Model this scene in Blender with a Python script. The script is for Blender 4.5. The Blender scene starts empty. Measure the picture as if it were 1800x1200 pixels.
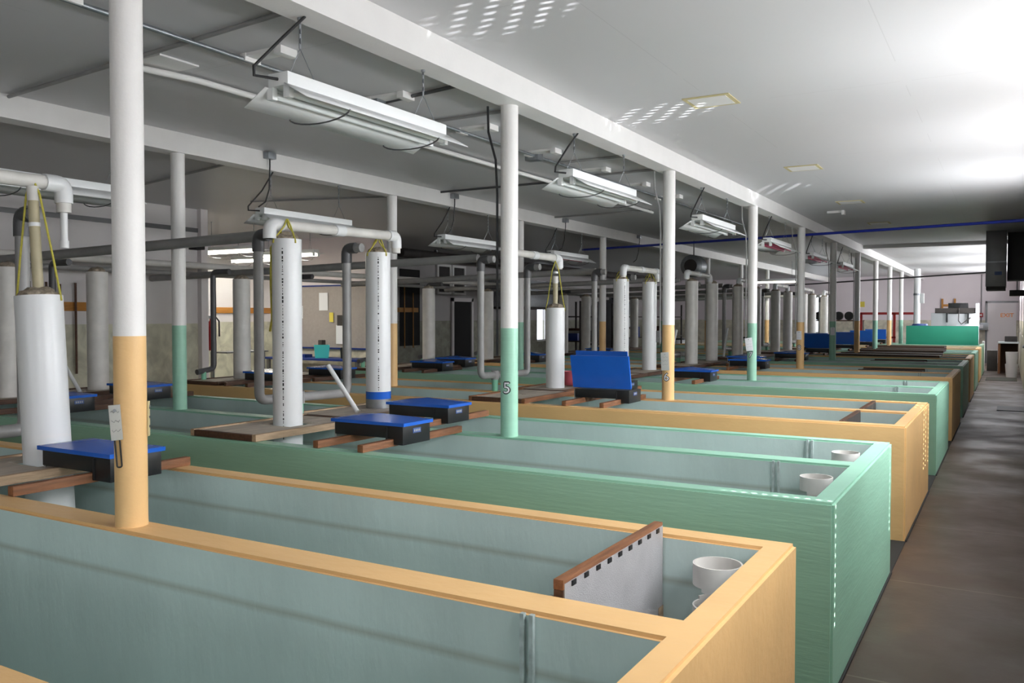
import bpy, bmesh, math, random
from mathutils import Vector, Matrix
random.seed(7)
SC = bpy.context.scene
COL = SC.collection
T = 0.824          # height of the tank rims

# ---------------------------------------------------------------- camera
def look(yaw, pitch, roll):
    F = Vector((-math.sin(yaw)*math.cos(pitch), math.cos(yaw)*math.cos(pitch), -math.sin(pitch)))
    r0 = Vector((math.cos(yaw), math.sin(yaw), 0)); u0 = r0.cross(F)
    R = r0*math.cos(roll)+u0*math.sin(roll); U = -r0*math.sin(roll)+u0*math.cos(roll)
    return Matrix((R, U, -F)).transposed()
cam_d = bpy.data.cameras.new('camera')
cam = bpy.data.objects.new('camera', cam_d); COL.objects.link(cam)
cam.matrix_world = Matrix.Translation((0, 0, 1.6)) @ look(.5262, .0282, .0007).to_4x4()
cam_d.sensor_width = 36; cam_d.sensor_fit = 'HORIZONTAL'; cam_d.lens = 1503.4*36/1800
cam_d.clip_start = .02; cam_d.clip_end = 200
SC.camera = cam

# ---------------------------------------------------------------- sky, sun, daylight, exposure
W = bpy.data.worlds.new('sky'); SC.world = W; W.use_nodes = True
W.node_tree.nodes['Background'].inputs[0].default_value = (.85, .91, 1, 1)
W.node_tree.nodes['Background'].inputs[1].default_value = 3.5
SC.view_settings.view_transform = 'Standard'; SC.view_settings.look = 'None'
SC.view_settings.gamma = 1; SC.view_settings.use_curve_mapping = False
SC.view_settings.exposure = -0.5
def lamp(name, typ, loc, direction, energy, color=(1, 1, 1), **kw):
    d = bpy.data.lights.new(name, typ); d.energy = energy; d.color = color
    for k, v in kw.items(): setattr(d, k, v)
    o = bpy.data.objects.new(name, d); COL.objects.link(o); o.location = loc
    o.rotation_euler = Vector(direction).to_track_quat('-Z', 'Y').to_euler()
    return o
sun = lamp('sun', 'SUN', (6, 8, 8), (-.78, 0, -.72), 85.0, (1, .95, .86), angle=.0093)
WINDOWS = [(-2.6, -.3), (1.3, 3.9), (4.6, 6.5), (7.1, 8.9), (9.5, 11.2), (20.4, 22.8), (24.2, 27.0), (29.2, 32.2)]
WZ0, WZ1 = 1.12, 2.32
XR = .30           # inner face of the right wall
WE = [(.65, .7), (.62, .62), (1.5, .82), (.75, .85), (1.2, 1.2), (.2, 2), (.35, 2.6), (2.8, 2.2)]   # light thrown down and up at each window
DOWN, UP = 70, 50
def window_light(a, b, z0, z1, tilt, spread, energy):
    o = lamp('window_daylight', 'AREA', (XR-.012, (a+b)/2, (z0+z1)/2), (-1, 0, 0), energy, (.95, .97, 1), shape='RECTANGLE')
    c, sn = math.cos(tilt), math.sin(tilt)      # emission along (-c, 0, sn)
    o.rotation_euler = Matrix((Vector((0, 1, 0)), Vector((sn, 0, c)), Vector((c, 0, -sn)))).transposed().to_euler()
    o.data.size = b-a-.1; o.data.size_y = z1-z0; o.data.spread = math.radians(spread)
for (a, b), (ed, eu) in zip(WINDOWS, WE):     # blinds throw the daylight partly down on the tanks, partly up at the ceiling
    window_light(a, b, WZ0+.1, WZ1-.1, math.radians(-28), 120, DOWN*ed*(b-a)/2)
    window_light(a, b, WZ1-.35, WZ1-.15, math.radians(33), 165, UP*eu*(b-a)/2)
o = lamp('window_daylight', 'AREA', (-3.6, -3.9, 1.75), (0, 1, -.3), 66, (.93, .97, 1), shape='RECTANGLE')  # added fill lamp behind the camera, for the faces turned towards it
o.data.size = 3.0; o.data.size_y = 1.2
def glint(loc, target, size, energy, scale, rot):      # added spot lamp standing in for sun off the blinds, masked into flecks
    o = lamp('reflected_sun', 'SPOT', loc, Vector(target)-Vector(loc), energy, (.96, .97, 1), spot_size=math.radians(size), spot_blend=.5, shadow_soft_size=.004)
    o.data.use_nodes = True; nt = o.data.node_tree; em = nt.nodes['Emission']
    tc = nt.nodes.new('ShaderNodeTexCoord'); mp = nt.nodes.new('ShaderNodeMapping'); mp.inputs['Rotation'].default_value = (0, 0, rot); mp.inputs['Scale'].default_value = (scale, scale*.8, 1)
    nt.links.new(tc.outputs['Normal'], mp.inputs['Vector'])
    prev = None
    for d_, k in (('X', 1.0), ('Y', .8)):
        w = nt.nodes.new('ShaderNodeTexWave'); w.bands_direction = d_; w.inputs['Scale'].default_value = k; w.inputs['Distortion'].default_value = 2.5; w.inputs['Detail Scale'].default_value = .6
        nt.links.new(mp.outputs[0], w.inputs['Vector'])
        r_ = nt.nodes.new('ShaderNodeMapRange'); r_.inputs[1].default_value = .45; r_.inputs[2].default_value = .9; nt.links.new(w.outputs[1], r_.inputs[0])
        if prev is None: prev = r_.outputs[0]
        else:
            m_ = nt.nodes.new('ShaderNodeMath'); m_.operation = 'MULTIPLY'; nt.links.new(prev, m_.inputs[0]); nt.links.new(r_.outputs[0], m_.inputs[1]); prev = m_.outputs[0]
    nt.links.new(prev, em.inputs['Strength'])
glint((.22, 5.6, 1.5), (-2.28, 6.15, 3.13), 11, 1600, 14, .5)
glint((.22, 3.3, 1.5), (-2.22, 3.75, 3.13), 11, 1000, 14, .5)
glint((.22, 9.2, 1.5), (-2.48, 10.4, 3.13), 11, 1600, 14, .5)

# ---------------------------------------------------------------- materials
def lin(c):
    return tuple(((v/255)/12.92 if v/255 <= .04045 else ((v/255+.055)/1.055)**2.4) for v in c)
MATS = {}
def mat(name, rgb, rough=.5, metal=0, var=0, vscale=6, bump=0, bscale=40, stretch=(1, 1, 1), emit=None, estr=0, spec=None, alpha=None, coat=0):
    m = bpy.data.materials.new(name); m.use_nodes = True; nt = m.node_tree; b = nt.nodes['Principled BSDF']
    c = lin(rgb)+(1,)
    b.inputs['Base Color'].default_value = c
    b.inputs['Roughness'].default_value = rough; b.inputs['Metallic'].default_value = metal
    if coat: b.inputs['Coat Weight'].default_value = coat
    if spec is not None: b.inputs['Specular IOR Level'].default_value = spec
    if emit: b.inputs['Emission Color'].default_value = lin(emit)+(1,); b.inputs['Emission Strength'].default_value = estr
    if var or bump:
        tc = nt.nodes.new('ShaderNodeTexCoord'); mp = nt.nodes.new('ShaderNodeMapping'); mp.inputs['Scale'].default_value = stretch
        nt.links.new(tc.outputs['Object'], mp.inputs['Vector'])
        if var:
            n = nt.nodes.new('ShaderNodeTexNoise'); n.inputs['Scale'].default_value = vscale; n.inputs['Detail'].default_value = 6
            nt.links.new(mp.outputs[0], n.inputs['Vector'])
            mx = nt.nodes.new('ShaderNodeMix'); mx.data_type = 'RGBA'
            mx.inputs[6].default_value = tuple(v*(1-var) for v in c[:3])+(1,); mx.inputs[7].default_value = tuple(min(1, v*(1+var)) for v in c[:3])+(1,)
            rp = nt.nodes.new('ShaderNodeMapRange'); rp.inputs[1].default_value = .3; rp.inputs[2].default_value = .7
            nt.links.new(n.outputs[0], rp.inputs[0]); nt.links.new(rp.outputs[0], mx.inputs[0]); nt.links.new(mx.outputs[2], b.inputs['Base Color'])
        if bump:
            n2 = nt.nodes.new('ShaderNodeTexNoise'); n2.inputs['Scale'].default_value = bscale; n2.inputs['Detail'].default_value = 4
            nt.links.new(mp.outputs[0], n2.inputs['Vector'])
            bp = nt.nodes.new('ShaderNodeBump'); bp.inputs['Strength'].default_value = bump; bp.inputs['Distance'].default_value = .02
            nt.links.new(n2.outputs[0], bp.inputs['Height']); nt.links.new(bp.outputs[0], b.inputs['Normal'])
    if emit: m.cycles.emission_sampling = 'NONE'
    MATS[name] = m
    return m
def nodes_of(m): return m.node_tree, m.node_tree.nodes['Principled BSDF']

M = {}
M['ceiling'] = mat('ceiling_paint', (204, 203, 205), .42, var=.02, vscale=.6, bump=.03, bscale=3)
M['white'] = mat('white_paint', (232, 230, 228), .45, var=.025, vscale=5, bump=.06, bscale=60)
M['wallwhite'] = mat('wall_white', (222, 216, 216), .6, var=.03, vscale=1.5)
M['orange'] = mat('orange_paint', (232, 190, 132), .45, var=.05, vscale=4, bump=.12, bscale=30, stretch=(.5, 1, 1))
M['green'] = mat('green_paint', (152, 200, 177), .42, var=.05, vscale=4, bump=.1, bscale=26, stretch=(.3, .3, 3))
M['palegreen'] = mat('pale_green_paint', (172, 205, 176), .45, var=.05, vscale=4, bump=.15, bscale=28)
M['pvc'] = mat('white_pvc', (226, 227, 228), .3, var=.02, vscale=5)
M['pvcold'] = mat('aged_pvc', (214, 211, 206), .4, var=.08, vscale=9)
M['pvctan'] = mat('tan_pipe', (178, 168, 138), .45, var=.1, vscale=9)
M['pvcgrey'] = mat('grey_pvc', (148, 147, 146), .4, var=.12, vscale=7)
M['pvcdark'] = mat('dark_pvc', (80, 80, 82), .4, var=.15, vscale=9)
M['galv'] = mat('galvanised', (150, 154, 158), .35, .8, var=.15, vscale=14)
M['steel'] = mat('steel_duct', (120, 120, 122), .38, .6, var=.12, vscale=5)
M['alu'] = mat('aluminium', (168, 172, 176), .4, .7, var=.1, vscale=20)
M['wood'] = mat('brown_timber', (128, 84, 54), .65, var=.3, vscale=9, bump=.2, bscale=30, stretch=(6, .6, 6))
M['darkwood'] = mat('dark_wet_timber', (84, 56, 40), .6, var=.3, vscale=9, bump=.2, bscale=30, stretch=(6, .6, 6))
M['oldwood'] = mat('weathered_timber', (178, 152, 124), .7, var=.25, vscale=10, bump=.2, bscale=30, stretch=(6, .6, 6))
M['ply'] = mat('grey_plywood', (184, 172, 158), .7, var=.2, vscale=6, bump=.1, bscale=25, stretch=(4, .7, 4))
M['honey'] = mat('honey_wood', (176, 120, 52), .5, var=.15, vscale=8, stretch=(8, .6, 8))
M['blue'] = mat('blue_lid', (28, 96, 200), .22, var=.05, vscale=6)
M['navy'] = mat('navy_plastic', (18, 46, 120), .4)
M['black'] = mat('black_plastic', (26, 27, 29), .35)
M['rubber'] = mat('black_cable', (28, 28, 30), .5)
M['rope'] = mat('yellow_rope', (186, 176, 70), .7, var=.15, vscale=60)
M['paper'] = mat('paper', (225, 226, 230), .7)
M['card'] = mat('grey_card', (168, 168, 162), .6, var=.06, vscale=12)
M['yellow'] = mat('yellow', (214, 196, 80), .6)
M['red'] = mat('red_paint', (160, 34, 34), .4)
M['pink'] = mat('pink_plastic', (206, 92, 104), .4)
M['teal'] = mat('teal_plastic', (70, 190, 190), .35)
M['turq'] = mat('turquoise_paint', (40, 146, 118), .55, var=.05, vscale=2)
M['cork'] = mat('grey_pinboard', (158, 150, 146), .85, var=.05, vscale=20)
M['darkblue'] = mat('blue_pipe', (26, 44, 150), .4)
M['dark'] = mat('dark_void', (28, 27, 27), .8)  # paints the shade of the rear wall openings; also on the vent box
M['guide'] = mat('painted_guide', (176, 190, 188), .45, var=.25, vscale=30)
M['fan'] = mat('fan_grey', (78, 76, 78), .6)
M['charcoal'] = mat('charcoal_board', (60, 55, 53), .7, var=.2, vscale=6)
M['machine'] = mat('machine_grey', (190, 192, 196), .45)
M['lightgreenpvc'] = mat('green_pipe', (128, 196, 166), .4, var=.05)
M['magenta'] = mat('magenta_tube', (150, 20, 70), .3, emit=(190, 30, 90), estr=.12)
M['tube'] = mat('fluorescent_tube', (232, 236, 236), .25)
M['tubelit'] = mat('lit_fluorescent_tube', (255, 250, 235), .3, emit=(255, 248, 225), estr=22)
M['reflector'] = mat('reflector_enamel', (236, 238, 238), .3)
M['media'] = mat('net_media', (150, 138, 122), .9, var=.3, vscale=40, bump=.5, bscale=60)
M['trimtan'] = mat('tan_tape', (196, 184, 140), .7)
M['mat'] = mat('floor_mat', (70, 72, 66), .9)
M['skirt'] = mat('grate_dark', (38, 37, 36), .8)
M['doorwhite'] = mat('door_paint', (236, 230, 232), .5)
M['exitorange'] = mat('exit_letters', (226, 130, 30), .5, emit=(226, 130, 30), estr=.15)
M['ink'] = mat('black_ink', (24, 24, 26), .6)
M['inkblue'] = mat('printed_ink', (70, 72, 84), .6)
M['platebl'] = mat('blue_plate', (58, 84, 140), .4)

# painted lining of the channels: brush marks and a stain line where the water stood
m = mat('lining_paint', (197, 215, 211), .42, var=.07, vscale=3, bump=.18, bscale=22, stretch=(1, 1, .35))
nt, b = nodes_of(m)
src = b.inputs['Base Color'].links[0].from_socket
tc = nt.nodes.new('ShaderNodeTexCoord'); sx = nt.nodes.new('ShaderNodeSeparateXYZ'); nt.links.new(tc.outputs['Object'], sx.inputs[0])
nz = nt.nodes.new('ShaderNodeTexNoise'); nz.inputs['Scale'].default_value = 3; nt.links.new(tc.outputs['Object'], nz.inputs['Vector'])
def mth(nt, op, a=None, bb=None, c=None):
    n = nt.nodes.new('ShaderNodeMath'); n.operation = op
    for i, v in enumerate((a, bb, c)):
        if v is None: continue
        if isinstance(v, (int, float)): n.inputs[i].default_value = v
        else: nt.links.new(v, n.inputs[i])
    return n.outputs[0]
zz = mth(nt, 'MULTIPLY_ADD', nz.outputs[0], .008, sx.outputs[2])
d = mth(nt, 'ABSOLUTE', mth(nt, 'SUBTRACT', zz, .668))
f = mth(nt, 'MULTIPLY', mth(nt, 'SUBTRACT', 1, mth(nt, 'MINIMUM', mth(nt, 'MULTIPLY', d, 50), 1)), .42)
mx = nt.nodes.new('ShaderNodeMix'); mx.data_type = 'RGBA'; nt.links.new(f, mx.inputs[0]); nt.links.new(src, mx.inputs[6])
mx.inputs[7].default_value = lin((128, 124, 96))+(1,); nt.links.new(mx.outputs[2], b.inputs['Base Color'])
M['lining'] = m

# faint panel seams in the ceiling paint
m = M['ceiling']; nt, b = nodes_of(m); src = b.inputs['Base Color'].links[0].from_socket
tc = nt.nodes.new('ShaderNodeTexCoord'); sx = nt.nodes.new('ShaderNodeSeparateXYZ'); nt.links.new(tc.outputs['Object'], sx.inputs[0])
fy = mth(nt, 'LESS_THAN', mth(nt, 'ABSOLUTE', mth(nt, 'SUBTRACT', mth(nt, 'FRACT', mth(nt, 'MULTIPLY', sx.outputs[1], 1/2.44)), .5)), .0016)
fx = mth(nt, 'LESS_THAN', mth(nt, 'ABSOLUTE', mth(nt, 'SUBTRACT', mth(nt, 'FRACT', mth(nt, 'MULTIPLY', sx.outputs[0], 1/1.22)), .5)), .0022)
nz = nt.nodes.new('ShaderNodeTexNoise'); nz.inputs['Scale'].default_value = 1.3; nt.links.new(tc.outputs['Object'], nz.inputs['Vector'])
fm = mth(nt, 'MULTIPLY', mth(nt, 'MAXIMUM', fx, fy), mth(nt, 'MULTIPLY', mth(nt, 'GREATER_THAN', nz.outputs[0], .5), .16))
mx = nt.nodes.new('ShaderNodeMix'); mx.data_type = 'RGBA'; nt.links.new(fm, mx.inputs[0]); nt.links.new(src, mx.inputs[6])
mx.inputs[7].default_value = lin((110, 108, 106))+(1,); nt.links.new(mx.outputs[2], b.inputs['Base Color'])
# concrete floor
m = mat('concrete_floor', (74, 58, 47), .5, var=.12, vscale=1.1, bump=.12, bscale=9)
nt, b = nodes_of(m)
tc = nt.nodes.new('ShaderNodeTexCoord')
n = nt.nodes.new('ShaderNodeTexNoise'); n.inputs['Scale'].default_value = 1.6; n.inputs['Detail'].default_value = 8; nt.links.new(tc.outputs['Object'], n.inputs['Vector'])
rp = nt.nodes.new('ShaderNodeMapRange'); rp.inputs[1].default_value = .35; rp.inputs[2].default_value = .65; rp.inputs[3].default_value = .34; rp.inputs[4].default_value = .55
nt.links.new(n.outputs[0], rp.inputs[0]); nt.links.new(rp.outputs[0], b.inputs['Roughness'])
sx = nt.nodes.new('ShaderNodeSeparateXYZ'); nt.links.new(tc.outputs['Object'], sx.inputs[0])
jt = mth(nt, 'ABSOLUTE', mth(nt, 'SUBTRACT', mth(nt, 'FRACT', mth(nt, 'MULTIPLY', sx.outputs[1], .62)), .5))
jf = mth(nt, 'MULTIPLY', mth(nt, 'LESS_THAN', jt, .004), .3)
src = b.inputs['Base Color'].links[0].from_socket
mx = nt.nodes.new('ShaderNodeMix'); mx.data_type = 'RGBA'; nt.links.new(jf, mx.inputs[0]); nt.links.new(src, mx.inputs[6])
mx.inputs[7].default_value = lin((150, 140, 128))+(1,); nt.links.new(mx.outputs[2], b.inputs['Base Color'])
M['floor'] = m

# wall with a green marbled dado below a white upper part
def dado(name, split, marble, upper):
    m = mat(name, upper, .45, var=.03, vscale=1.2); nt, b = nodes_of(m)
    src = b.inputs['Base Color'].links[0].from_socket
    tc = nt.nodes.new('ShaderNodeTexCoord')
    w = nt.nodes.new('ShaderNodeTexNoise'); w.inputs['Scale'].default_value = 5; w.inputs['Detail'].default_value = 10; w.inputs['Distortion'].default_value = .8
    nt.links.new(tc.outputs['Object'], w.inputs['Vector'])
    cr = nt.nodes.new('ShaderNodeValToRGB'); nt.links.new(w.outputs[0], cr.inputs[0])
    cr.color_ramp.elements[0].position = .35; cr.color_ramp.elements[0].color = tuple(v*.74 for v in lin(marble))+(1,)
    cr.color_ramp.elements[1].position = .65; cr.color_ramp.elements[1].color = tuple(min(1, v*1.08) for v in lin(marble))+(1,)
    sx = nt.nodes.new('ShaderNodeSeparateXYZ'); nt.links.new(tc.outputs['Object'], sx.inputs[0])
    st = mth(nt, 'LESS_THAN', sx.outputs[2], split)
    mx = nt.nodes.new('ShaderNodeMix'); mx.data_type = 'RGBA'; nt.links.new(st, mx.inputs[0]); nt.links.new(src, mx.inputs[6]); nt.links.new(cr.outputs[0], mx.inputs[7])
    nt.links.new(mx.outputs[2], b.inputs['Base Color'])
    return m
M['dado'] = dado('dado_wall', 1.51, (206, 204, 184), (216, 212, 212))
M['dadorear'] = dado('dado_wall_rear', 1.51, (150, 150, 134), (168, 164, 164))  # dado colours darkened to paint in the dimness of the rear
M['dadofar'] = dado('dado_wall_far', 1.51, (206, 200, 182), (226, 216, 220))

# glass
m = bpy.data.materials.new('window_glass'); m.use_nodes = True; nt = m.node_tree; nt.nodes.clear()
out = nt.nodes.new('ShaderNodeOutputMaterial'); tr = nt.nodes.new('ShaderNodeBsdfTransparent'); gl = nt.nodes.new('ShaderNodeBsdfGlossy'); gl.inputs[1].default_value = .02
ms = nt.nodes.new('ShaderNodeMixShader'); ms.inputs[0].default_value = .07
nt.links.new(tr.outputs[0], ms.inputs[1]); nt.links.new(gl.outputs[0], ms.inputs[2]); nt.links.new(ms.outputs[0], out.inputs[0])
M['glass'] = m
# perforated screen: fine wire weave
m = mat('wire_screen', (176, 174, 176), .5, .25, var=.08, vscale=8, bump=.25, bscale=260)
M['screen'] = m

# ---------------------------------------------------------------- mesh helpers
class MB:
    def __init__(s): s.bm = bmesh.new()
    def box(s, x0, x1, y0, y1, z0, z1, mtx=None, bev=0):
        vs = [s.bm.verts.new((x, y, z)) for x in (x0, x1) for y in (y0, y1) for z in (z0, z1)]
        fs = [s.bm.faces.new([vs[i] for i in q]) for q in ((0, 1, 3, 2), (4, 6, 7, 5), (0, 4, 5, 1), (2, 3, 7, 6), (0, 2, 6, 4), (1, 5, 7, 3))]
        if mtx:
            for v in vs: v.co = mtx @ v.co
        if bev:
            es = list({e for f in fs for e in f.edges})
            bmesh.ops.bevel(s.bm, geom=es, offset=bev, segments=2, affect='EDGES', profile=.6)
        return s
    def ring(s, c, n, u, w, r):
        return [s.bm.verts.new(c+u*(r*math.cos(2*math.pi*i/n))+w*(r*math.sin(2*math.pi*i/n))) for i in range(n)]
    def tube(s, pts, r, n=12, closed_ends=True, rs=None):
        pts = [Vector(p) for p in pts]; rings = []
        t0 = (pts[1]-pts[0]).normalized()
        u = t0.orthogonal().normalized()
        for i, p in enumerate(pts):
            if i == 0: t = (pts[1]-pts[0])
            elif i == len(pts)-1: t = pts[-1]-pts[-2]
            else: t = (pts[i+1]-p).normalized()+(p-pts[i-1]).normalized()
            t.normalize(); u = (u-t*u.dot(t)).normalized(); w = t.cross(u)
            rings.append(s.ring(p, n, u, w, rs[i] if rs else r))
        for a, b in zip(rings, rings[1:]):
            for i in range(n): s.bm.faces.new((a[i], a[(i+1) % n], b[(i+1) % n], b[i]))
        if closed_ends: s.bm.faces.new(rings[0][::-1]); s.bm.faces.new(rings[-1])
        return s
    def pipe(s, pts, r, bend=.05, n=14, seg=5):          # polyline with rounded corners
        pts = [Vector(p) for p in pts]; out = [pts[0]]
        for a, p, c in zip(pts, pts[1:], pts[2:]):
            d0 = (a-p); d1 = (c-p); k = min(bend, d0.length*.49, d1.length*.49)
            p0 = p+d0.normalized()*k; p1 = p+d1.normalized()*k
            for i in range(seg+1):
                t = i/seg; out.append(p0*(1-t)**2+p*2*t*(1-t)+p1*t*t)
        out.append(pts[-1])
        return s.tube(out, r, n)
    def cyl(s, p0, p1, r, n=24): return s.tube([p0, p1], r, n)
    def lathe(s, prof, c=(0, 0, 0), n=32):
        c = Vector(c); rings = []
        for r, z in prof:
            rings.append([s.bm.verts.new(c+Vector((r*math.cos(2*math.pi*i/n), r*math.sin(2*math.pi*i/n), z))) for i in range(n)])
        for a, b in zip(rings, rings[1:]):
            for i in range(n): s.bm.faces.new((a[i], a[(i+1) % n], b[(i+1) % n], b[i]))
        return s
    def quad(s, *p):
        s.bm.faces.new([s.bm.verts.new(q) for q in p]); return s
    def xform(s, mtx):
        bmesh.ops.transform(s.bm, matrix=mtx, verts=s.bm.verts); return s
    def build(s, name, m, parent=None, kind=None, weld=True):
        if weld: bmesh.ops.remove_doubles(s.bm, verts=s.bm.verts, dist=1e-5)
        bmesh.ops.recalc_face_normals(s.bm, faces=s.bm.faces)
        me = bpy.data.meshes.new(name); s.bm.to_mesh(me); s.bm.free()
        for p in me.polygons: p.use_smooth = True
        me.set_sharp_from_angle(angle=math.radians(38))
        me.materials.append(M[m] if isinstance(m, str) else m)
        o = bpy.data.objects.new(name, me); COL.objects.link(o)
        if parent: o.parent = parent
        if kind: o['kind'] = kind
        return o
def tag(o, label, cat, group=None):
    o['label'] = label; o['category'] = cat
    if group: o['group'] = group
    return o
def thing(name, label, cat, loc=(0, 0, 0), group=None, rot=(0, 0, 0)):
    o = bpy.data.objects.new(name, None); COL.objects.link(o); o.location = loc; o.rotation_euler = rot
    o.empty_display_size = .1
    return tag(o, label, cat, group)
def copy_tree(o, parent=None):
    c = o.copy(); COL.objects.link(c)
    if parent: c.parent = parent
    for ch in list(o.children): copy_tree(ch, c)
    return c
def text_mesh(s, size, depth=0):
    cu = bpy.data.curves.new('t', 'FONT'); cu.body = s; cu.size = size; cu.align_x = 'CENTER'; cu.align_y = 'CENTER'; cu.extrude = depth
    o = bpy.data.objects.new('t', cu); COL.objects.link(o)
    dg = bpy.context.evaluated_depsgraph_get(); dg.update()
    me = bpy.data.meshes.new_from_object(o.evaluated_get(dg))
    bpy.data.objects.remove(o); bpy.data.curves.remove(cu)
    return me
ORD = ['first', 'second', 'third', 'fourth', 'fifth', 'sixth', 'seventh', 'eighth', 'ninth', 'tenth', 'eleventh', 'twelfth']

# ---------------------------------------------------------------- the room
ZC = 3.13; YN, YF = -4.0, 34.5; XL = -10.0; XL2 = -12.8
def struct(name, mb, m, label=None):
    o = mb.build(name, m); o['kind'] = 'structure'; o['label'] = label or name.replace('_', ' '); o['category'] = name.split('_')[0]
    return o
struct('floor', MB().box(-13.2, .6, YN-.2, YF+.2, -.15, 0), 'floor', 'dark stained concrete floor')
struct('ceiling', MB().box(-13.2, .6, YN-.2, YF+.2, ZC, ZC+.15), 'ceiling', 'flat white painted ceiling')
mb = MB()
ys = [YN-.2]+[v for w in WINDOWS for v in w]+[YF+.2]
for i in range(0, len(ys), 2): mb.box(XR, XR+.22, ys[i], ys[i+1], 0, ZC)
for a, b_ in WINDOWS: mb.box(XR, XR+.22, a, b_, 0, WZ0); mb.box(XR, XR+.22, a, b_, WZ1, ZC)
struct('wall_right', mb, 'dadofar', 'right wall with a row of blinded windows')
w_ = MB()
for q in ((-5.25, -5.1, 1.05, 2.45), (-2.1, -1.95, 1.05, 2.45), (-5.1, -2.1, 1.05, 1.13), (-5.1, -2.1, 2.37, 2.45)): w_.box(q[0], q[1], YN, YN+.1, q[2], q[3])
struct('window_11', w_, 'white', 'window in the wall behind the camera')  # invented frame on the solid wall, set around the added fill lamp
struct('wall_near', MB().box(-13.2, .6, YN-.2, YN, 0, ZC), 'dado', 'wall behind the camera')
FW = (-6.75, -5.95)   # bright window in the far wall
mb = MB().box(-13.2, FW[0], YF, YF+.2, 0, ZC).box(FW[1], .6, YF, YF+.2, 0, ZC).box(*FW, YF, YF+.2, 0, 1.0).box(*FW, YF, YF+.2, 2.5, ZC)
struct('wall_far', mb, 'dadofar', 'far end wall, white over a cream dado')
mb = MB().box(XL-.2, XL, YN, 8.4, 0, ZC)
struct('wall_left', mb, 'dado', 'left wall, white over a green marbled dado')
struct('wall_alcove', MB().box(XL2-.2, XL2, 8.4, 12.5, 0, ZC), 'dado', 'back wall of the office alcove')
struct('wall_alcove_side', MB().box(XL2, XL-.2, 8.2, 8.4, 0, ZC), 'dado', 'near side wall of the office alcove')
struct('wall_office', MB().box(XL2-.2, XL-.05, 12.5, 12.75, 0, ZC), 'dadofar', 'white alcove wall that carries the pinboard')
LW = (23.6, 24.35)
mb = MB().box(XL2-.2, XL2, 12.75, LW[0], 0, ZC).box(XL2-.2, XL2, LW[1], YF, 0, ZC).box(XL2-.2, XL2, *LW, 0, .85).box(XL2-.2, XL2, *LW, 2.75, ZC)
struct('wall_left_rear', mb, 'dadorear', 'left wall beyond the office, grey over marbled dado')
XA, XB = -2.785, -6.05
struct('trim_1', MB().box(XA-.085, XA+.085, YN, YF, 2.966, ZC), 'white', 'white painted beam over the right row of poles')
struct('trim_2', MB().box(XB-.085, XB+.085, YN, YF, 2.966, ZC), 'white', 'white painted beam over the left row of poles')
struct('trim_3', MB().box(XA+.085, XR, 19.5, 19.62, 3.06, ZC), 'white', 'low cross strip on the right ceiling')
struct('trim_4', MB().box(XL, XL+.02, YN, 8.4, 2.80, 2.86), 'steel', 'grey strip along the top of the left wall')
struct('trim_5', MB().box(XL-.02, XL+.08, 8.3, 8.42, 0, ZC), 'wallwhite', 'white corner post of the left wall')
# windows of the right wall: frame, pane and blind
SLOTS = {3.79: .0055, 5.70: .008, 8.14: .011, 8.33: .011, 8.60: .009}
for i, (a, b_) in enumerate(WINDOWS):
    w = MB()
    for x0, x1, y0, y1, z0, z1 in ((XR+.08, XR+.14, a, a+.05, WZ0, WZ1), (XR+.08, XR+.14, b_-.05, b_, WZ0, WZ1), (XR+.08, XR+.14, a, b_, WZ0, WZ0+.05), (XR+.08, XR+.14, a, b_, WZ1-.05, WZ1)):
        w.box(x0, x1, y0, y1, z0, z1)
    o = struct('window_%d' % (i+1), w, 'white', 'window %d of the right wall' % (i+1))
    MB().box(XR+.108, XR+.112, a+.05, b_-.05, WZ0+.05, WZ1-.05).build('pane', 'glass', o)
    bl = MB(); z = WZ0+.005
    cuts = sorted(s for s in SLOTS if a < s < b_)
    segs = []; p = a+.004
    for s in cuts: segs.append((p, s-SLOTS[s])); p = s+SLOTS[s]
    segs.append((p, b_-.004))
    def slat(y0, y1, z0, z1):
        bl.quad((XR+.052, y0, z0), (XR+.052, y1, z0), (XR+.036, y1, z1), (XR+.036, y0, z1))
    while z < WZ1-.02:
        for y0, y1 in segs: slat(y0, y1, z, min(z+.052, WZ1))
        for s in cuts: slat(s-SLOTS[s], s+SLOTS[s], z+.036, z+.052)
        z += .042
    tag(bl.build('venetian_blind', 'white'), 'closed white venetian blind, number %s along the right wall from the near end' % ORD[i], 'blind', 'blinds of the right wall')
for nm, (x0, x1, y0, y1, z0, z1) in {'window_9': (*FW, YF+.06, YF+.1, 1.0, 2.5), 'window_10': (XL2-.12, XL2-.08, *LW, .85, 2.75)}.items():
    w = MB(); e = .05
    if x1-x0 > y1-y0:
        w.box(x0, x0+e, y0, y1, z0, z1).box(x1-e, x1, y0, y1, z0, z1).box(x0, x1, y0, y1, z0, z0+e).box(x0, x1, y0, y1, z1-e, z1).box((x0+x1)/2-.03, (x0+x1)/2+.03, y0, y1, z0, z1)
    else:
        w.box(x0, x1, y0, y0+e, z0, z1).box(x0, x1, y1-e, y1, z0, z1).box(x0, x1, y0, y1, z0, z0+e).box(x0, x1, y0, y1, z1-e, z1)
    o = struct(nm, w, 'white', 'small bright window in the %s' % ('far wall' if nm == 'window_9' else 'rear left wall'))
    MB().box(x0+.015 if x1-x0 < .1 else x0+e, x1-.015 if x1-x0 < .1 else x1-e, y0+.015 if y1-y0 < .1 else y0+e, y1-.015 if y1-y0 < .1 else y1-e, z0+e, z1-e).build('pane', 'glass', o)
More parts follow.
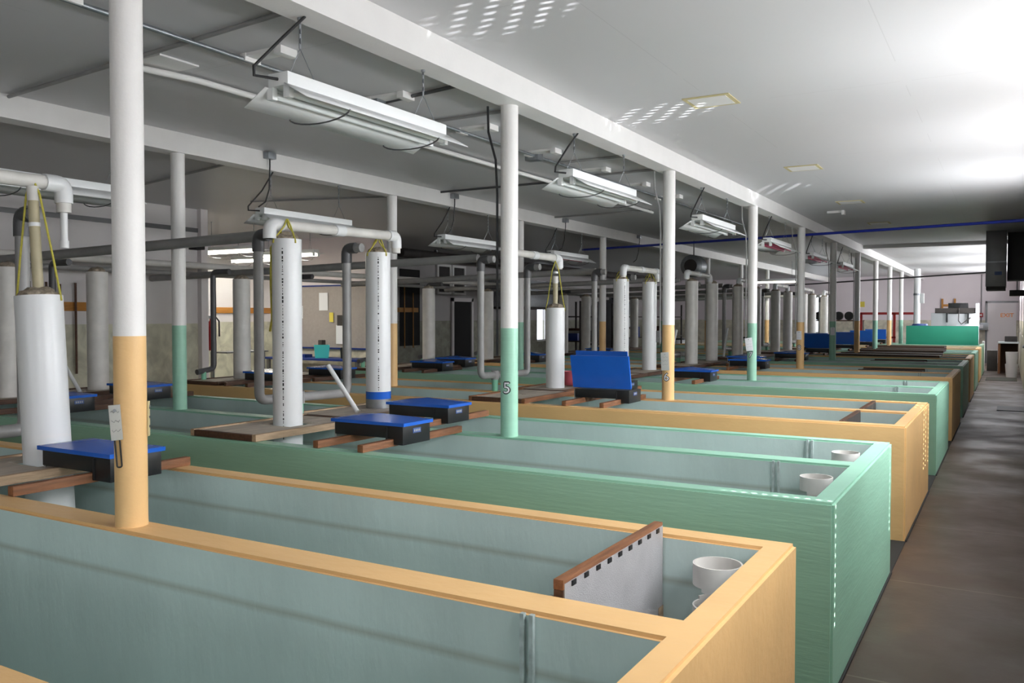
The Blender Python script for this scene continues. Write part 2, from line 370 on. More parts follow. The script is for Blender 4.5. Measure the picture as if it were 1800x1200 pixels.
# the exit door in the far wall
o = struct('door_1', MB().box(-.66, .22, YF-.05, YF, 0, 2.12), 'doorwhite', 'white exit door in the far wall')
me = text_mesh('EXIT', .20, .004); e = bpy.data.objects.new('exit_lettering', me); COL.objects.link(e); me.materials.append(M['exitorange'])
e.parent = o; e.location = (-.06, YF-.06, 1.68); e.rotation_euler = (math.pi/2, 0, 0); e.scale = (1, 1, 1.0)
MB().box(-.72, -.66, YF-.06, YF, 0, 2.18).box(-.72, .28, YF-.06, YF, 2.12, 2.18).build('door_frame', 'steel', o)
# doorway in the rear left wall: flat dark panel painting its unlit opening
o = struct('door_2', MB().box(XL2, XL2+.02, 18.9, 19.75, 0, 2.02), 'dark', 'dark open doorway in the rear left wall')
MB().box(XL2, XL2+.05, 18.8, 18.9, 0, 2.12).box(XL2, XL2+.05, 19.75, 19.85, 0, 2.12).box(XL2, XL2+.05, 18.8, 19.85, 2.02, 2.12).build('door_frame', 'wallwhite', o)
struct('door_3', MB().box(XL2, XL2+.02, 16.6, 17.4, .9, 2.78), 'dark', 'dark recess in the rear left wall')  # dark sheet on the solid wall paints in the shade of an opening

# ---------------------------------------------------------------- raceway tanks
X0, X1 = -8.45, -.62
TK = [(.95, 2.035, 3.02), (3.744, 4.82, 5.782), (6.653, 7.70, 8.689), (9.60, 10.62, 11.684), (12.40, 13.5, 14.63), (15.45, 16.5, 17.7), (18.35, 19.4, 20.45), (21.2, 22.25, 23.3), (24.05, 25.05, 26.0), (26.95, 27.95, 29.0)]
TC = ['orange', 'green']*4+['orange', 'palegreen']
TCN = {'orange': 'orange-rimmed', 'green': 'green-painted', 'palegreen': 'pale green'}
TL = ['orange-rimmed concrete raceway tank nearest the camera, with a grey wire screen near its end',
      'green concrete raceway tank directly behind the nearest orange one, pole 5 standing on it',
      'orange concrete raceway tank third from the camera, with two dark screens near its aisle end',
      'green concrete raceway tank fourth from the camera, pole 7 standing on it',
      'orange concrete raceway tank fifth from the camera, a dark board lying across it',
      'green concrete raceway tank sixth from the camera, in shade',
      'orange-brown concrete raceway tank seventh from the camera, shaded, under dark covers',
      'green concrete raceway tank eighth from the camera, under dark covers',
      'brownish concrete raceway tank ninth from the camera, last before the pale one',
      'pale green concrete raceway tank farthest away, the turquoise panel standing on it']
CHAN = []          # inner y ranges of both channels of each tank
for k, (y0, ym, y1) in enumerate(TK):
    root = thing('raceway_tank', TL[k], 'fish tank', (-4.5, ym, 0), 'raceway tanks')
    ox, oy = 4.5, -ym
    wf, wm, wb, we = .12, .075, .115, .10
    ch = [(y0+wf, ym-wm), (ym+wm, y1-wb)]; CHAN.append(ch)
    xs = [X0, X0+we, X1-we, X1]; yl = [y0, ch[0][0], ch[0][1], ch[1][0], ch[1][1], y1]
    bm = bmesh.new(); V = {}
    def v(x, y, z):
        key = (round(x, 4), round(y, 4), round(z, 4))
        if key not in V: V[key] = bm.verts.new((x+ox, y+oy, z))
        return V[key]
    LIP = T-.012
    for i in range(3):
        for j in range(5):
            if i == 1 and j in (1, 3): continue
            bm.faces.new([v(xs[i], yl[j], T), v(xs[i+1], yl[j], T), v(xs[i+1], yl[j+1], T), v(xs[i], yl[j+1], T)])
    for i in range(3):
        for y in (y0, y1): bm.faces.new([v(xs[i], y, 0), v(xs[i+1], y, 0), v(xs[i+1], y, T), v(xs[i], y, T)])
    for j in range(5):
        for x in (X0, X1): bm.faces.new([v(x, yl[j], 0), v(x, yl[j+1], 0), v(x, yl[j+1], T), v(x, yl[j], T)])
    for j in (1, 3):
        a, c = yl[j], yl[j+1]
        for p, q in (((xs[1], a), (xs[2], a)), ((xs[2], a), (xs[2], c)), ((xs[2], c), (xs[1], c)), ((xs[1], c), (xs[1], a))):
            bm.faces.new([v(*p, T), v(*q, T), v(*q, LIP), v(*p, LIP)])
    bmesh.ops.recalc_face_normals(bm, faces=bm.faces)
    es = []
    for e in bm.edges:
        if len(e.link_faces) == 2 and e.calc_face_angle() > .5 and min(q.co.z for q in e.verts) > LIP+.001 or \
           (len(e.link_faces) == 2 and e.calc_face_angle() > .5 and abs(e.verts[0].co.z-e.verts[1].co.z) > .5): es.append(e)
    bmesh.ops.bevel(bm, geom=es, offset=.011, segments=2, affect='EDGES', clamp_overlap=True)
    mb = MB(); mb.bm.free(); mb.bm = bm
    sh = mb.build('tank_shell', TC[k], root, weld=False)
    MB().box(X1+ox, X1+ox+.012, y0+oy, y1+oy, 0, .014, bev=.004).build('base_seam', 'skirt', root)
    for c in ch:
        l = MB(); a, b_ = c; zb = .07
        c4 = [(xs[1], a), (xs[2], a), (xs[2], b_), (xs[1], b_)]
        for p, q in zip(c4, c4[1:]+c4[:1]):
            n = 14 if abs(p[0]-q[0]) > 1 else 2
            for i in range(n):
                t0, t1 = i/n, (i+1)/n
                pa = (p[0]+(q[0]-p[0])*t0+ox, p[1]+(q[1]-p[1])*t0+oy); pb = (p[0]+(q[0]-p[0])*t1+ox, p[1]+(q[1]-p[1])*t1+oy)
                l.quad((*pa, zb), (*pb, zb), (*pb, LIP), (*pa, LIP))
        l.quad(*[(p[0]+ox, p[1]+oy, zb) for p in c4])
        l.build('channel_lining', 'lining', root)
        for yy, s in ((a, 1), (b_, -1)):
            gx = -1.085
            g = MB()
            for dx in (-.022, .006):
                g.box(gx+dx+ox, gx+dx+.012+ox, min(yy, yy+s*.014)+oy, max(yy, yy+s*.014)+oy, .07, T-.005)
            g.build('screen_guide', 'guide', root)

# removable screens and standpipes
def screen(k, c, label, dark=False):
    a, b_ = CHAN[k][c]; gx = -1.077
    r = thing('fish_screen', label, 'screen', (gx, (a+b_)/2, .07), 'removable channel screens')
    h = (b_-a)/2-.002; zt = T+(.045 if not dark else .004)-.07
    fm = 'darkwood' if dark else 'wood'
    f = MB().box(-.014, .014, -h, -h+.03, 0, zt-.03).box(-.014, .014, h-.03, h, 0, zt-.03).box(-.014, .014, -h, h, 0, .03)
    f.build('side_frame', 'darkwood', r)
    tr = MB().box(-.016, .016, -h, h, zt-.03, zt, bev=.003).build('top_rail', fm, r)
    MB().box(.0145, .018, -h+.005, h-.005, .005, zt-.012).build('wire_panel', 'charcoal' if dark else 'screen', r)
    if not dark:
        for i in range(9):
            y = -h+.06+i*(2*h-.12)/8
            MB().box(.018, .022, y-.014, y+.014, zt-.028, zt-.012, bev=.002).build('clip', 'rubber', tr)
        MB().box(-.012, .02, h-.045, h-.001, .38, .50).build('wedge', 'oldwood', r)
screen(0, 1, 'grey wire screen in a brown wooden frame across the nearest tank')
screen(2, 0, 'dark screen in the near channel of the third tank, orange', True)
screen(2, 1, 'dark screen in the far channel of the third tank, orange', True)
def standpipe(x, y, label, ink=True):
    r_ = .082; n = 64; rows = 60; z1 = T-.045-.07
    r = thing('standpipe', label, 'drain pipe', (x, y, .07), 'cut PVC drain standpipes')
    bm = bmesh.new(); R = []
    for j in range(rows+1):
        R.append([bm.verts.new((r_*math.cos(2*math.pi*i/n), r_*math.sin(2*math.pi*i/n), z1*j/rows)) for i in range(n)])
    for j in range(rows):
        for i in range(n):
            th = math.degrees(2*math.pi*(i+.5)/n); dd = (th-212+180) % 360-180; zc = z1*(j+.5)/rows-(z1-.108)
            if (dd/78)**4+(zc/.032)**2 < 1: continue
            bm.faces.new((R[j][i], R[j][(i+1) % n], R[j+1][(i+1) % n], R[j+1][i]))
    bmesh.ops.delete(bm, geom=[q for q in bm.verts if not q.link_faces], context='VERTS')
    bmesh.ops.recalc_face_normals(bm, faces=bm.faces)
    bmesh.ops.solidify(bm, geom=bm.faces[:]+bm.edges[:]+bm.verts[:], thickness=.006)
    mb = MB(); mb.bm.free(); mb.bm = bm; pw = mb.build('pipe_wall', 'pvcold', r)
    if ink:
        p = MB()
        for q in range(9):
            a = math.radians(300); z = z1-.07-q*.012
            pt = lambda da, dz: ((r_+.001)*math.cos(a+da), (r_+.001)*math.sin(a+da), z+dz)
            w = random.choice((.05, .08, .03)); p.quad(pt(-w, 0), pt(w, 0), pt(w, .005), pt(-w, .005))
        p.build('printed_line', 'inkblue', pw)
standpipe(-.83, 2.80, 'cut white standpipe in the corner of the nearest tank, beside the grey screen')
standpipe(-.85, 4.60, 'cut white standpipe in the near channel of the green tank')
standpipe(-.85, 5.52, 'cut white standpipe in the far channel of the green tank')
# drain grate between the tanks along the aisle
for k in range(4):
    a, b_ = TK[k][2]+.01, TK[k+1][0]-.01
    g = MB()
    g.box(-1.4, -.615, a, b_, 0, .006)
    tag(g.build('gutter_grate', 'skirt'), 'dark floor gutter in the gap between the %s and %s tank' % (ORD[k], ORD[k+1]), 'gutter', 'gutters between the tanks')

# ---------------------------------------------------------------- support poles
def wrap_text(s, r, ang, z, size, name, m, parent, out=.0012, sc=1):
    me = text_mesh(s, size); bm = bmesh.new(); bm.from_mesh(me); bpy.data.meshes.remove(me)
    bmesh.ops.triangulate(bm, faces=bm.faces); bmesh.ops.subdivide_edges(bm, edges=[e for e in bm.edges if e.calc_length() > .015], cuts=2)
    for q in bm.verts:
        a = ang+q.co.x*sc/r; h = q.co.y*sc; q.co = Vector(((r+out)*math.cos(a), (r+out)*math.sin(a), z+h))
    mb = MB(); mb.bm.free(); mb.bm = bm; return mb.build(name, m, parent, weld=False)
def pole(x, y, r, zs, color, label, number=None, group=None):
    root = thing('support_pole', label, 'pole', (x, y, T), group)
    H = 2.966-T
    MB().lathe([(r, zs-T), (r, H)], n=40).build('upper_shaft', 'white', root)
    MB().lathe([(r*1.02, 0), (r*1.02, .002), (r*1.008, .03), (r*1.004, zs-T), (r, zs-T)], n=40).build('painted_base', color, root); pb = [c for c in COL.objects if c.parent == root and c.name.startswith('painted_base')][0]
    if number:
        ang = math.atan2(-y, -x)-.30; nz_ = 1.04 if number == '6' else 1.14
        js = [wrap_text(number, r, ang+dx/r, nz_-T+dz, .10, 'number_outline', 'ink', None, .0024, sc_) for dx, dz, sc_ in ((0, 0, 1.16), (.006, 0, 1.08), (-.006, 0, 1.08), (0, .005, 1.08), (0, -.005, 1.08))]
        mb = MB()
        for o in js: mb.bm.from_mesh(o.data); bpy.data.objects.remove(o)
        ol = mb.build('number_outline', 'ink', pb, weld=False)
        wrap_text(number, r, ang, nz_-T, .10, 'number', 'paper', ol, .0036, 1.0)
    return root
PA = [-2.826, -2.82, -2.77, -2.74, -2.75, -2.79, -2.79, -2.79, -2.79, -2.79]
ya = [t[1] for t in TK]
col2 = {'orange': 'orange', 'green': 'green', 'palegreen': 'green'}
NUM = {1: '5', 2: '6', 3: '7', 4: '8'}
for k in range(10):
    lab = ['thick steel pole, white over orange, nearest the camera on the first orange tank',
           'white over green steel pole bearing the number 5, on the second tank',
           'white over orange steel pole bearing the number 6, on the third tank',
           'white over green steel pole with a white card and number 7, on the fourth tank',
           'white over orange steel pole with the number 8, on the fifth tank'] + \
          ['white over %s steel pole, %s in the right row from the camera' % ('green' if q % 2 else 'orange', ORD[q]) for q in range(5, 10)]
    pole(PA[k], ya[k], .057, 1.53, 'green' if k % 2 else 'orange', lab[k], NUM.get(k), 'poles of the right row')
for k in range(1, 9):
    pole(XB+.01, ya[k], .057, 1.53, 'green' if k % 2 else 'orange', 'white over %s steel pole, %s in the left row from the camera' % ('green' if k % 2 else 'orange', ORD[k-1]), None, 'poles of the left row')
# cards hung on the poles, facing the camera
def card(x, y, z, w, h, tilt, label, side=0, m='card', slot=False):
    ang = math.atan2(-x, y)           # turned to face the camera
    r = thing('hanging_card', label, 'tag', (x, y, z), 'cards hung on the poles', (0, tilt, ang+side))
    pl = MB().box(-w/2, w/2, -.003, .003, -h/2, h/2, bev=.001).build('plate', m, r)
    MB().cyl((0, -.006, h/2-.02), (0, .006, h/2-.02), .006, 10).build('hook', 'galv', pl)
    sc = MB()
    for q in range(3):
        z0 = .04-q*.035
        pts = [(w*(-.36+.12*i), -.0036, z0+.005*math.sin(i*2.1+q)) for i in range(7)]
        sc.tube(pts, .0007, 5)
    sc.build('scribble', 'inkblue', pl)
    if slot: MB().pipe([(-.008, 0, -h/2), (-.008, 0, -h/2-.10), (.008, 0, -h/2-.10), (.008, 0, -h/2)], .003, .008, 8).build('wire_loop', 'rubber', pl)
def near(k, off, fwd=.068):          # a point on the camera side of a pole of the right row
    px, py = PA[k], ya[k]; L = math.hypot(px, py); ux, uy = -px/L, -py/L
    return px+ux*fwd+uy*off, py+uy*fwd-ux*off
x, y = near(0, .050, .050); card(x, y, 1.215, .040, .13, -.07, 'grey card with a wire loop hung on the nearest orange pole', slot=True)
x, y = near(0, -.062, .0); card(x, y, 1.22, .03, .13, 0, 'thin tan card seen edge on at the right of the nearest pole', side=1.42, m='trimtan')
x, y = near(2, .03); card(x, y, 1.19, .075, .17, -.05, 'curled grey card above the number 6')
x, y = near(3, .035); card(x, y, 1.27, .085, .16, -.12, 'white card hung above the number 7', m='paper')
x, y = near(4, .02); card(x, y, 1.33, .07, .13, 0, 'white card on the pole with the number 8', m='paper')
x, y = near(5, .0); card(x, y, 1.35, .08, .14, 0, 'white card on the sixth pole of the right row, green', m='paper')
x, y = near(2, .085, -.03); card(x, y, 1.42, .06, .11, 0, 'small dark clipboard behind the pole with the number 6', m='pvcgrey')

# ---------------------------------------------------------------- platforms, columns, feeders
def platform(x, k, c, r_hole, label, group, y_hole=None, skew=0, m1='oldwood'):
    a, b_ = CHAN[k][c]; a -= .09; b_ += .07
    yc = (a+b_)/2
    root = thing('plank_platform', label, 'platform', (x, yc, T+.001), group, (0, 0, skew))
    h = (b_-a)/2; w = .30; yh = (y_hole-yc) if y_hole is not None else 0; q = r_hole+.012
    p = MB()
    for x0, x1, y0, y1 in ((-w+.03, -q, -h+.03, h-.03), (q, w-.03, -h+.03, h-.03), (-q, q, -h+.03, yh-q), (-q, q, yh+q, h-.03)):
        if y1 > y0 and x1 > x0: p.box(x0, x1, y0, y1, .018, .034)
    p.build('plywood_panel', 'ply', root)
    for sx_ in (-1, 1): MB().box(*sorted((sx_*w, sx_*(w-.035))), -h, h, 0, .044, bev=.003).build('side_rail', m1, root)
    for sy in (-1, 1): MB().box(-w+.035, w-.035, *sorted((sy*h, sy*(h-.035))), 0, .04, bev=.003).build('end_rail', 'darkwood', root)
    return root
def column(x, y, z0, z1, r, label, group, m='pvc', print_ang=None, rope=True, cap='media', tilt=0, stack=None, band=False, tail=False):
    root = thing('aeration_column', label, 'column', (x, y, z0), group, (0, 0, 0))
    h = z1-z0
    tube_ = MB().lathe([(r-.008, h-.25), (r-.008, h), (r, h), (r, .1 if not band else .0), (r, 0), (r-.008, 0), (r-.008, h-.25)], n=48).build('tube', m, root); tb = tube_
    if print_ang is not None:
        p = MB(); z = h-.04
        a0 = print_ang
        while z > .12:
            L = random.choice((.008, .012, .02, .006, .014)); w = random.choice((.018, .03, .045, .05))
            pt = lambda da, zz: ((r+.0012)*math.cos(a0+da), (r+.0012)*math.sin(a0+da), zz)
            if random.random() < .9: p.quad(pt(-w, z), pt(w, z), pt(w, z-L), pt(-w, z-L))
            z -= L+random.choice((.006, .008, .014))
        p.build('printed_line', 'ink', tb)
    # crumpled net packing that shows at the mouth of the tube
    bm = bmesh.new(); bmesh.ops.create_icosphere(bm, subdivisions=3, radius=1)
    for q in bm.verts:
        d_ = .8+.35*random.random(); q.co = Vector((q.co.x*(r-.012)*min(1, d_), q.co.y*(r-.012)*min(1, d_), q.co.z*.055*d_+h-.005))
    mb = MB(); mb.bm.free(); mb.bm = bm; mb.build('packing', cap, root)
    zt = h+.14
    if stack:
        ip = MB().lathe([(.001, h+.02), (.026, h+.02), (.026, stack), (.02, stack), (.02, h+.1)], (0, 0, 0), 20).build('inlet_pipe', 'pvctan', root)
        MB().lathe([(.027, stack-.075), (.0285, stack-.075), (.0285, stack), (.02, stack)], (0, 0, 0), 20).build('inlet_collar', 'pvcold', ip)
        MB().lathe([(.0265, h+.36), (.028, h+.36), (.028, h+.38), (.0265, h+.38)], (0, 0, 0), 20).build('inlet_tape', 'pvc', ip)
        zt = stack+(.055 if stack > 1.5 else .16)
    if rope:
        rp = MB()
        if stack:
            for s_ in (-1, 1):
                rp.tube([(0, 0, zt), (s_*.030, s_*.018, zt-.10), (s_*r*.66, s_*r*.4, h+.18*stack*.5), (s_*r*.87, s_*r*.51, h-.01), (s_*r*.89, s_*r*.52, h-.03)], .0055, 8)
        else:
          for s_ in (-1, 1):
            rp.tube([(0, 0, zt), (-.01*s_, .5*r*s_*.6, zt-(zt-h)*.35), (s_*r*.25, s_*r*1.0, h-.012), (s_*r*.25, s_*r*1.02, h-.03)], .0055, 8)
            rp.tube([(.01, 0, zt), (s_*r*.5, -.1*r*s_, zt-(zt-h)*.4), (s_*r*1.0, -s_*r*.2, h-.012), (s_*r*1.02, -s_*r*.2, h-.03)], .0055, 8)
        rp.build('rope_sling', 'rope', root)
        if tail: MB().tube([(-r*.7, -r*.5, h-.02), (-r*.98, -r*.5, h-.06), (-r*1.0, -r*.52, h-.3), (-r*.94, -r*.5, h-.55), (-r*1.08, -r*.55, h-.64)], .008, 8).build('rope_tail', 'rope', root)
    if band:
        MB().lathe([(r+.001, .075), (r+.0015, .075), (r+.0015, .135), (r+.001, .135)], n=48).build('tape_band', 'blue', tb)
        MB().lathe([(r+.001, .0), (r+.0015, .0), (r+.0015, .075), (r+.001, .075)], n=48).build('metal_sleeve', 'galv', tb)
    if tilt: root.rotation_euler = tilt
    return root
def feeder(x, y, label, group, open_=False, skew=0, light='platebl'):
    root = thing('belt_feeder', label, 'fish feeder', (x, y, T+.047), group, (0, 0, skew))
    L, Wd = .285, .15; z0, z1 = 0, .078
    MB().box(-L+.02, L-.14, -Wd+.015, Wd-.015, z0, z1, bev=.004).build('hopper', 'black', root)
    mh = MB().box(L-.14, L-.015, -Wd+.012, Wd-.012, -.036, z1, bev=.004).build('motor_housing', 'black', root)
    for i in range(2): MB().box(L-.14-.004, L-.13, -Wd+.008+i*.05, -Wd+.03+i*.05, -.034, z1-.01, bev=.002).build('corner_rib', 'rubber', mh)
    MB().box(-L+.005, -L+.019, -Wd+.03, Wd-.03, -.02, z1-.006).build('end_plate', 'card', root)
    p = MB().box(L-.0148, L-.0125, -.04, .04, .028, .058); np_ = p.build('name_plate', light, mh)
    q = MB()
    for i in range(4): q.box(L-.0124, L-.012, -.03+i*.017, -.02+i*.017, .036, .05)
    for o_ in (q.build('plate_print', 'card', root),): o_.parent = mh
    q = MB(); t = .02; e = .002
    bm = q.bm
    v0 = [bm.verts.new(p) for p in ((-L, -Wd, 0), (L, -Wd, 0), (L, Wd, 0), (-L, Wd, 0))]
    v1 = [bm.verts.new(p) for p in ((-L, -Wd, t), (L, -Wd, t), (L, Wd, t), (-L, Wd, t))]
    v2 = [bm.verts.new(p) for p in ((-.015, 0, t+.032), (.015, 0, t+.032))]
    for i in range(4): bm.faces.new((v0[i], v0[(i+1) % 4], v1[(i+1) % 4], v1[i]))
    bm.faces.new(v0[::-1])
    bm.faces.new((v1[0], v1[1], v2[1], v2[0])); bm.faces.new((v1[1], v1[2], v2[1])); bm.faces.new((v1[2], v1[3], v2[0], v2[1])); bm.faces.new((v1[3], v1[0], v2[0]))
    o = q.build('lid', 'blue', root)
    if open_:
        o.location = (0, -Wd+.02, z1+.012); o.rotation_euler = (math.radians(103), 0, 0)
        o.data.transform(Matrix.Translation((0, Wd, 0)))
        o.data.transform(Matrix.Diagonal((1, 1, -1, 1))); o.data.flip_normals()
    else: o.location = (0, 0, z1)
    return root
def rail(x, k, c, label, m='wood', ext=.05, skew=0, lift=0, front=.085):
    a, b_ = CHAN[k][c]; a -= front; b_ += ext
    r = MB().box(-.021, .021, -(b_-a)/2, (b_-a)/2, 0, .044, bev=.004)
    o = r.build('timber_rail', m); o.location = (x, (a+b_)/2, T+.001+lift); o.rotation_euler = (0, 0, skew)
    tag(o, label, 'timber', 'timber rails under the feeders')
# (tank, channel, column x, y, r, z_bottom, z_top)
P1 = 'platforms of the right column row'; C1 = 'columns of the right row'; F1 = 'feeders of the right row'
platform(-4.28, 0, 1, .125, 'weathered plank platform at the left edge, on the nearest tank', P1, 2.60)
platform(-4.33, 1, 0, .13, 'weathered plank platform on the green second tank, near channel', P1, 4.37, skew=.0)
platform(-4.45, 1, 1, .02, 'weathered plank platform on the green second tank, far channel', P1)
platform(-4.05, 2, 0, .02, 'brown plank platform on the orange third tank, near channel', P1, m1='wood')
platform(-4.15, 2, 1, .02, 'brown plank platform on the orange third tank, far channel', P1, m1='wood')
for k in range(3, 9):
    for c in (0, 1):
        platform(-4.4, k, c, .02, 'dark plank platform, %s channel of the %s tank' % (('near', 'far')[c], ORD[k]), P1, m1='darkwood')
col = column(-4.24, 2.60, .30, 1.712, .113, 'white column with a tan inlet pipe and yellow rope, left, on the nearest tank', C1, stack=1.98, print_ang=None, tilt=(0, -.072, 0))
column(-4.35, 4.37, .34, 2.14, .101, 'tall white column with a printed line, standing through the near platform of the green tank', C1, print_ang=math.radians(-62), tail=True)
column(-4.46, 5.50, T+.037, 2.125, .101, 'tall white column with a blue tape band at its foot, on the green second tank', C1, print_ang=math.radians(-50), band=True)
column(-4.12, 8.0, T+.037, 1.70, .098, 'short white column with a yellow rope sling, on the orange third tank', C1, stack=1.17)
xc = {3: ((-4.4, 10.65), (-4.4, 11.56)), 4: ((-4.4, 13.6), (-4.4, 14.5)), 5: ((-4.4, 16.0), (-4.4, 17.35)), 6: ((-4.4, 19.0), (-4.4, 20.2)), 7: ((-4.4, 21.9), (-4.4, 23.0)), 8: ((-4.4, 24.7), (-4.4, 25.7))}
for k, v_ in xc.items():
    for c, (x, y) in enumerate(v_):
        a, b_ = CHAN[k][c]; y = min(max(y, a+.12), b_-.12)
        column(x, y, T+.037, 2.10 if k < 4 else 2.18, .101, 'white column in the %s channel of the %s tank, right column row' % (('near', 'far')[c], ORD[k]), C1, m='pvc' if k < 4 else 'pvcold', print_ang=math.radians(-40) if (k == 3 and c == 0) else None, rope=(k == 3))
P2 = 'platforms of the left column row'; C2 = 'columns of the left row'; F2 = 'feeders of the left row'
lc = {0: ((None), (-8.0, 2.5)), 1: ((-8.0, 4.49), (-8.05, 5.43)), 2: ((-8.05, 7.33), (-8.05, 8.2)), 3: ((-8.05, 10.1), (-8.05, 11.2)), 4: ((-8.05, 13.0), (-8.05, 14.0)), 5: ((-8.05, 16.0), (-8.05, 17.1)), 6: ((-8.05, 18.9), (-8.05, 19.9))}
for k, v_ in lc.items():
    for c, q in enumerate(v_):
        if not q: continue
        x, y = q; a, b_ = CHAN[k][c]; y = min(max(y, a+.12), b_-.12)
        platform(x+.02, k, c, .02, 'dark plank platform by the left wall, %s channel of the %s tank' % (('near', 'far')[c], ORD[k]), P2, m1='darkwood')
        column(x, y, T+.037, 2.06, .101, 'grey-white column by the left wall, %s channel of the %s tank' % (('near', 'far')[c], ORD[k]), C2, m='pvcold', rope=False)
# feeders on their timber rails
feeder(-3.84, 2.60, 'black feeder with a blue lid on the nearest tank, behind the orange pole', F1)
rail(-3.72, 0, 1, 'reddish timber rail across the nearest tank, under its feeder', ext=.11, front=.02)
feeder(-3.38, 4.20, 'black feeder with a glossy blue lid on the green tank, near channel', F1)
rail(-3.54, 1, 0, 'left timber rail under the near feeder of the green tank', ext=.0)
rail(-3.20, 1, 0, 'right timber rail under the near feeder of the green tank', ext=.06)
feeder(-3.74, 5.20, 'black feeder with a blue lid on the green tank, far channel', F1)
rail(-3.55, 1, 1, 'right timber rail under the far feeder of the green tank')
rail(-3.92, 1, 1, 'left timber rail under the far feeder of the green tank')
feeder(-3.17, 7.2, 'black feeder with its blue lid standing open on the third tank, near channel', F1, open_=True)
rail(-3.36, 2, 0, 'left timber rail under the open feeder of the third tank, near channel')
rail(-3.0, 2, 0, 'right timber rail under the open feeder of the third tank, near channel')
feeder(-3.60, 8.2, 'black feeder with an open blue lid half hidden behind another open lid', F1, open_=True)
rail(-3.42, 2, 1, 'timber rail under the open feeder of the third tank, far channel')
FO = {(3, 0): (-3.33, 10.1), (4, 0): (-3.39, 13.0), (4, 1): (-3.7, 14.0), (5, 0): (-3.4, 15.95), (6, 0): (-3.44, 18.9), (6, 1): (-3.72, 19.9), (7, 0): (-3.4, 21.75), (8, 0): (-3.4, 24.6), (9, 0): (-3.4, 27.4)}
for (k, c), (x, y) in FO.items():
    feeder(x, y, 'feeder with %s blue lid, %s channel of the %s tank, right row' % ('an open' if k >= 6 else 'a', ('near', 'far')[c], ORD[k]), F1, open_=k >= 6)
    for s_, nm in ((-.17, 'left'), (.17, 'right')):
        rail(x+s_, k, c, '%s timber rail under the feeder, %s channel of the %s tank, right row' % (nm, ('near', 'far')[c], ORD[k]), 'wood' if k < 5 else 'darkwood')
FL = {(1, 0): (-6.75, 4.2), (1, 1): (-7.15, 5.25), (2, 0): (-7.45, 7.2), (2, 1): (-7.4, 8.2), (3, 0): (-7.2, 10.1), (3, 1): (-7.5, 11.15), (4, 0): (-7.2, 13.0), (5, 0): (-7.2, 16.0)}
for (k, c), (x, y) in FL.items():
    feeder(x, y, 'feeder with a blue lid towards the left wall, %s channel of the %s tank' % (('near', 'far')[c], ORD[k]), F2)
    for s_, nm in ((-.17, 'left'), (.17, 'right')):
        rail(x+s_, k, c, '%s timber rail under the feeder towards the left wall, %s channel of the %s tank' % (nm, ('near', 'far')[c], ORD[k]), 'darkwood')
# white pipes leaning in the channels
def lean(p0, p1, r, label, m='pvc'):
    o = MB().cyl((0, 0, 0), Vector(p1)-Vector(p0), r, 16).build('loose_pipe', m); o.location = p0
    tag(o, label, 'pipe', 'loose white pipes')
lean((-4.36, 5.12, T+.045), (-4.64, 5.10, 1.22), .018, 'white pipe leaning beside the column with the blue band')
lean((-4.52, 2.30, T+.05), (-4.95, 2.26, 1.05), .022, 'white pipe lying at the left picture edge on the nearest tank')
lean((-7.72, 5.02, T+.05), (-8.0, 5.0, 1.2), .018, 'white pipe leaning by the far left columns on the green tank')
lean((-4.56, 12.72, T+.05), (-4.56, 13.05, 1.4), .02, 'thin white pipe leaning left of a column on the fifth tank')
lean((-4.56, 15.65, T+.05), (-4.56, 15.9, 1.4), .02, 'thin white pipe leaning left of a column on the sixth tank')
lean((-7.75, 9.98, T+.05), (-8.0, 9.95, 1.3), .018, 'white pipe leaning by the left wall on the fourth tank')

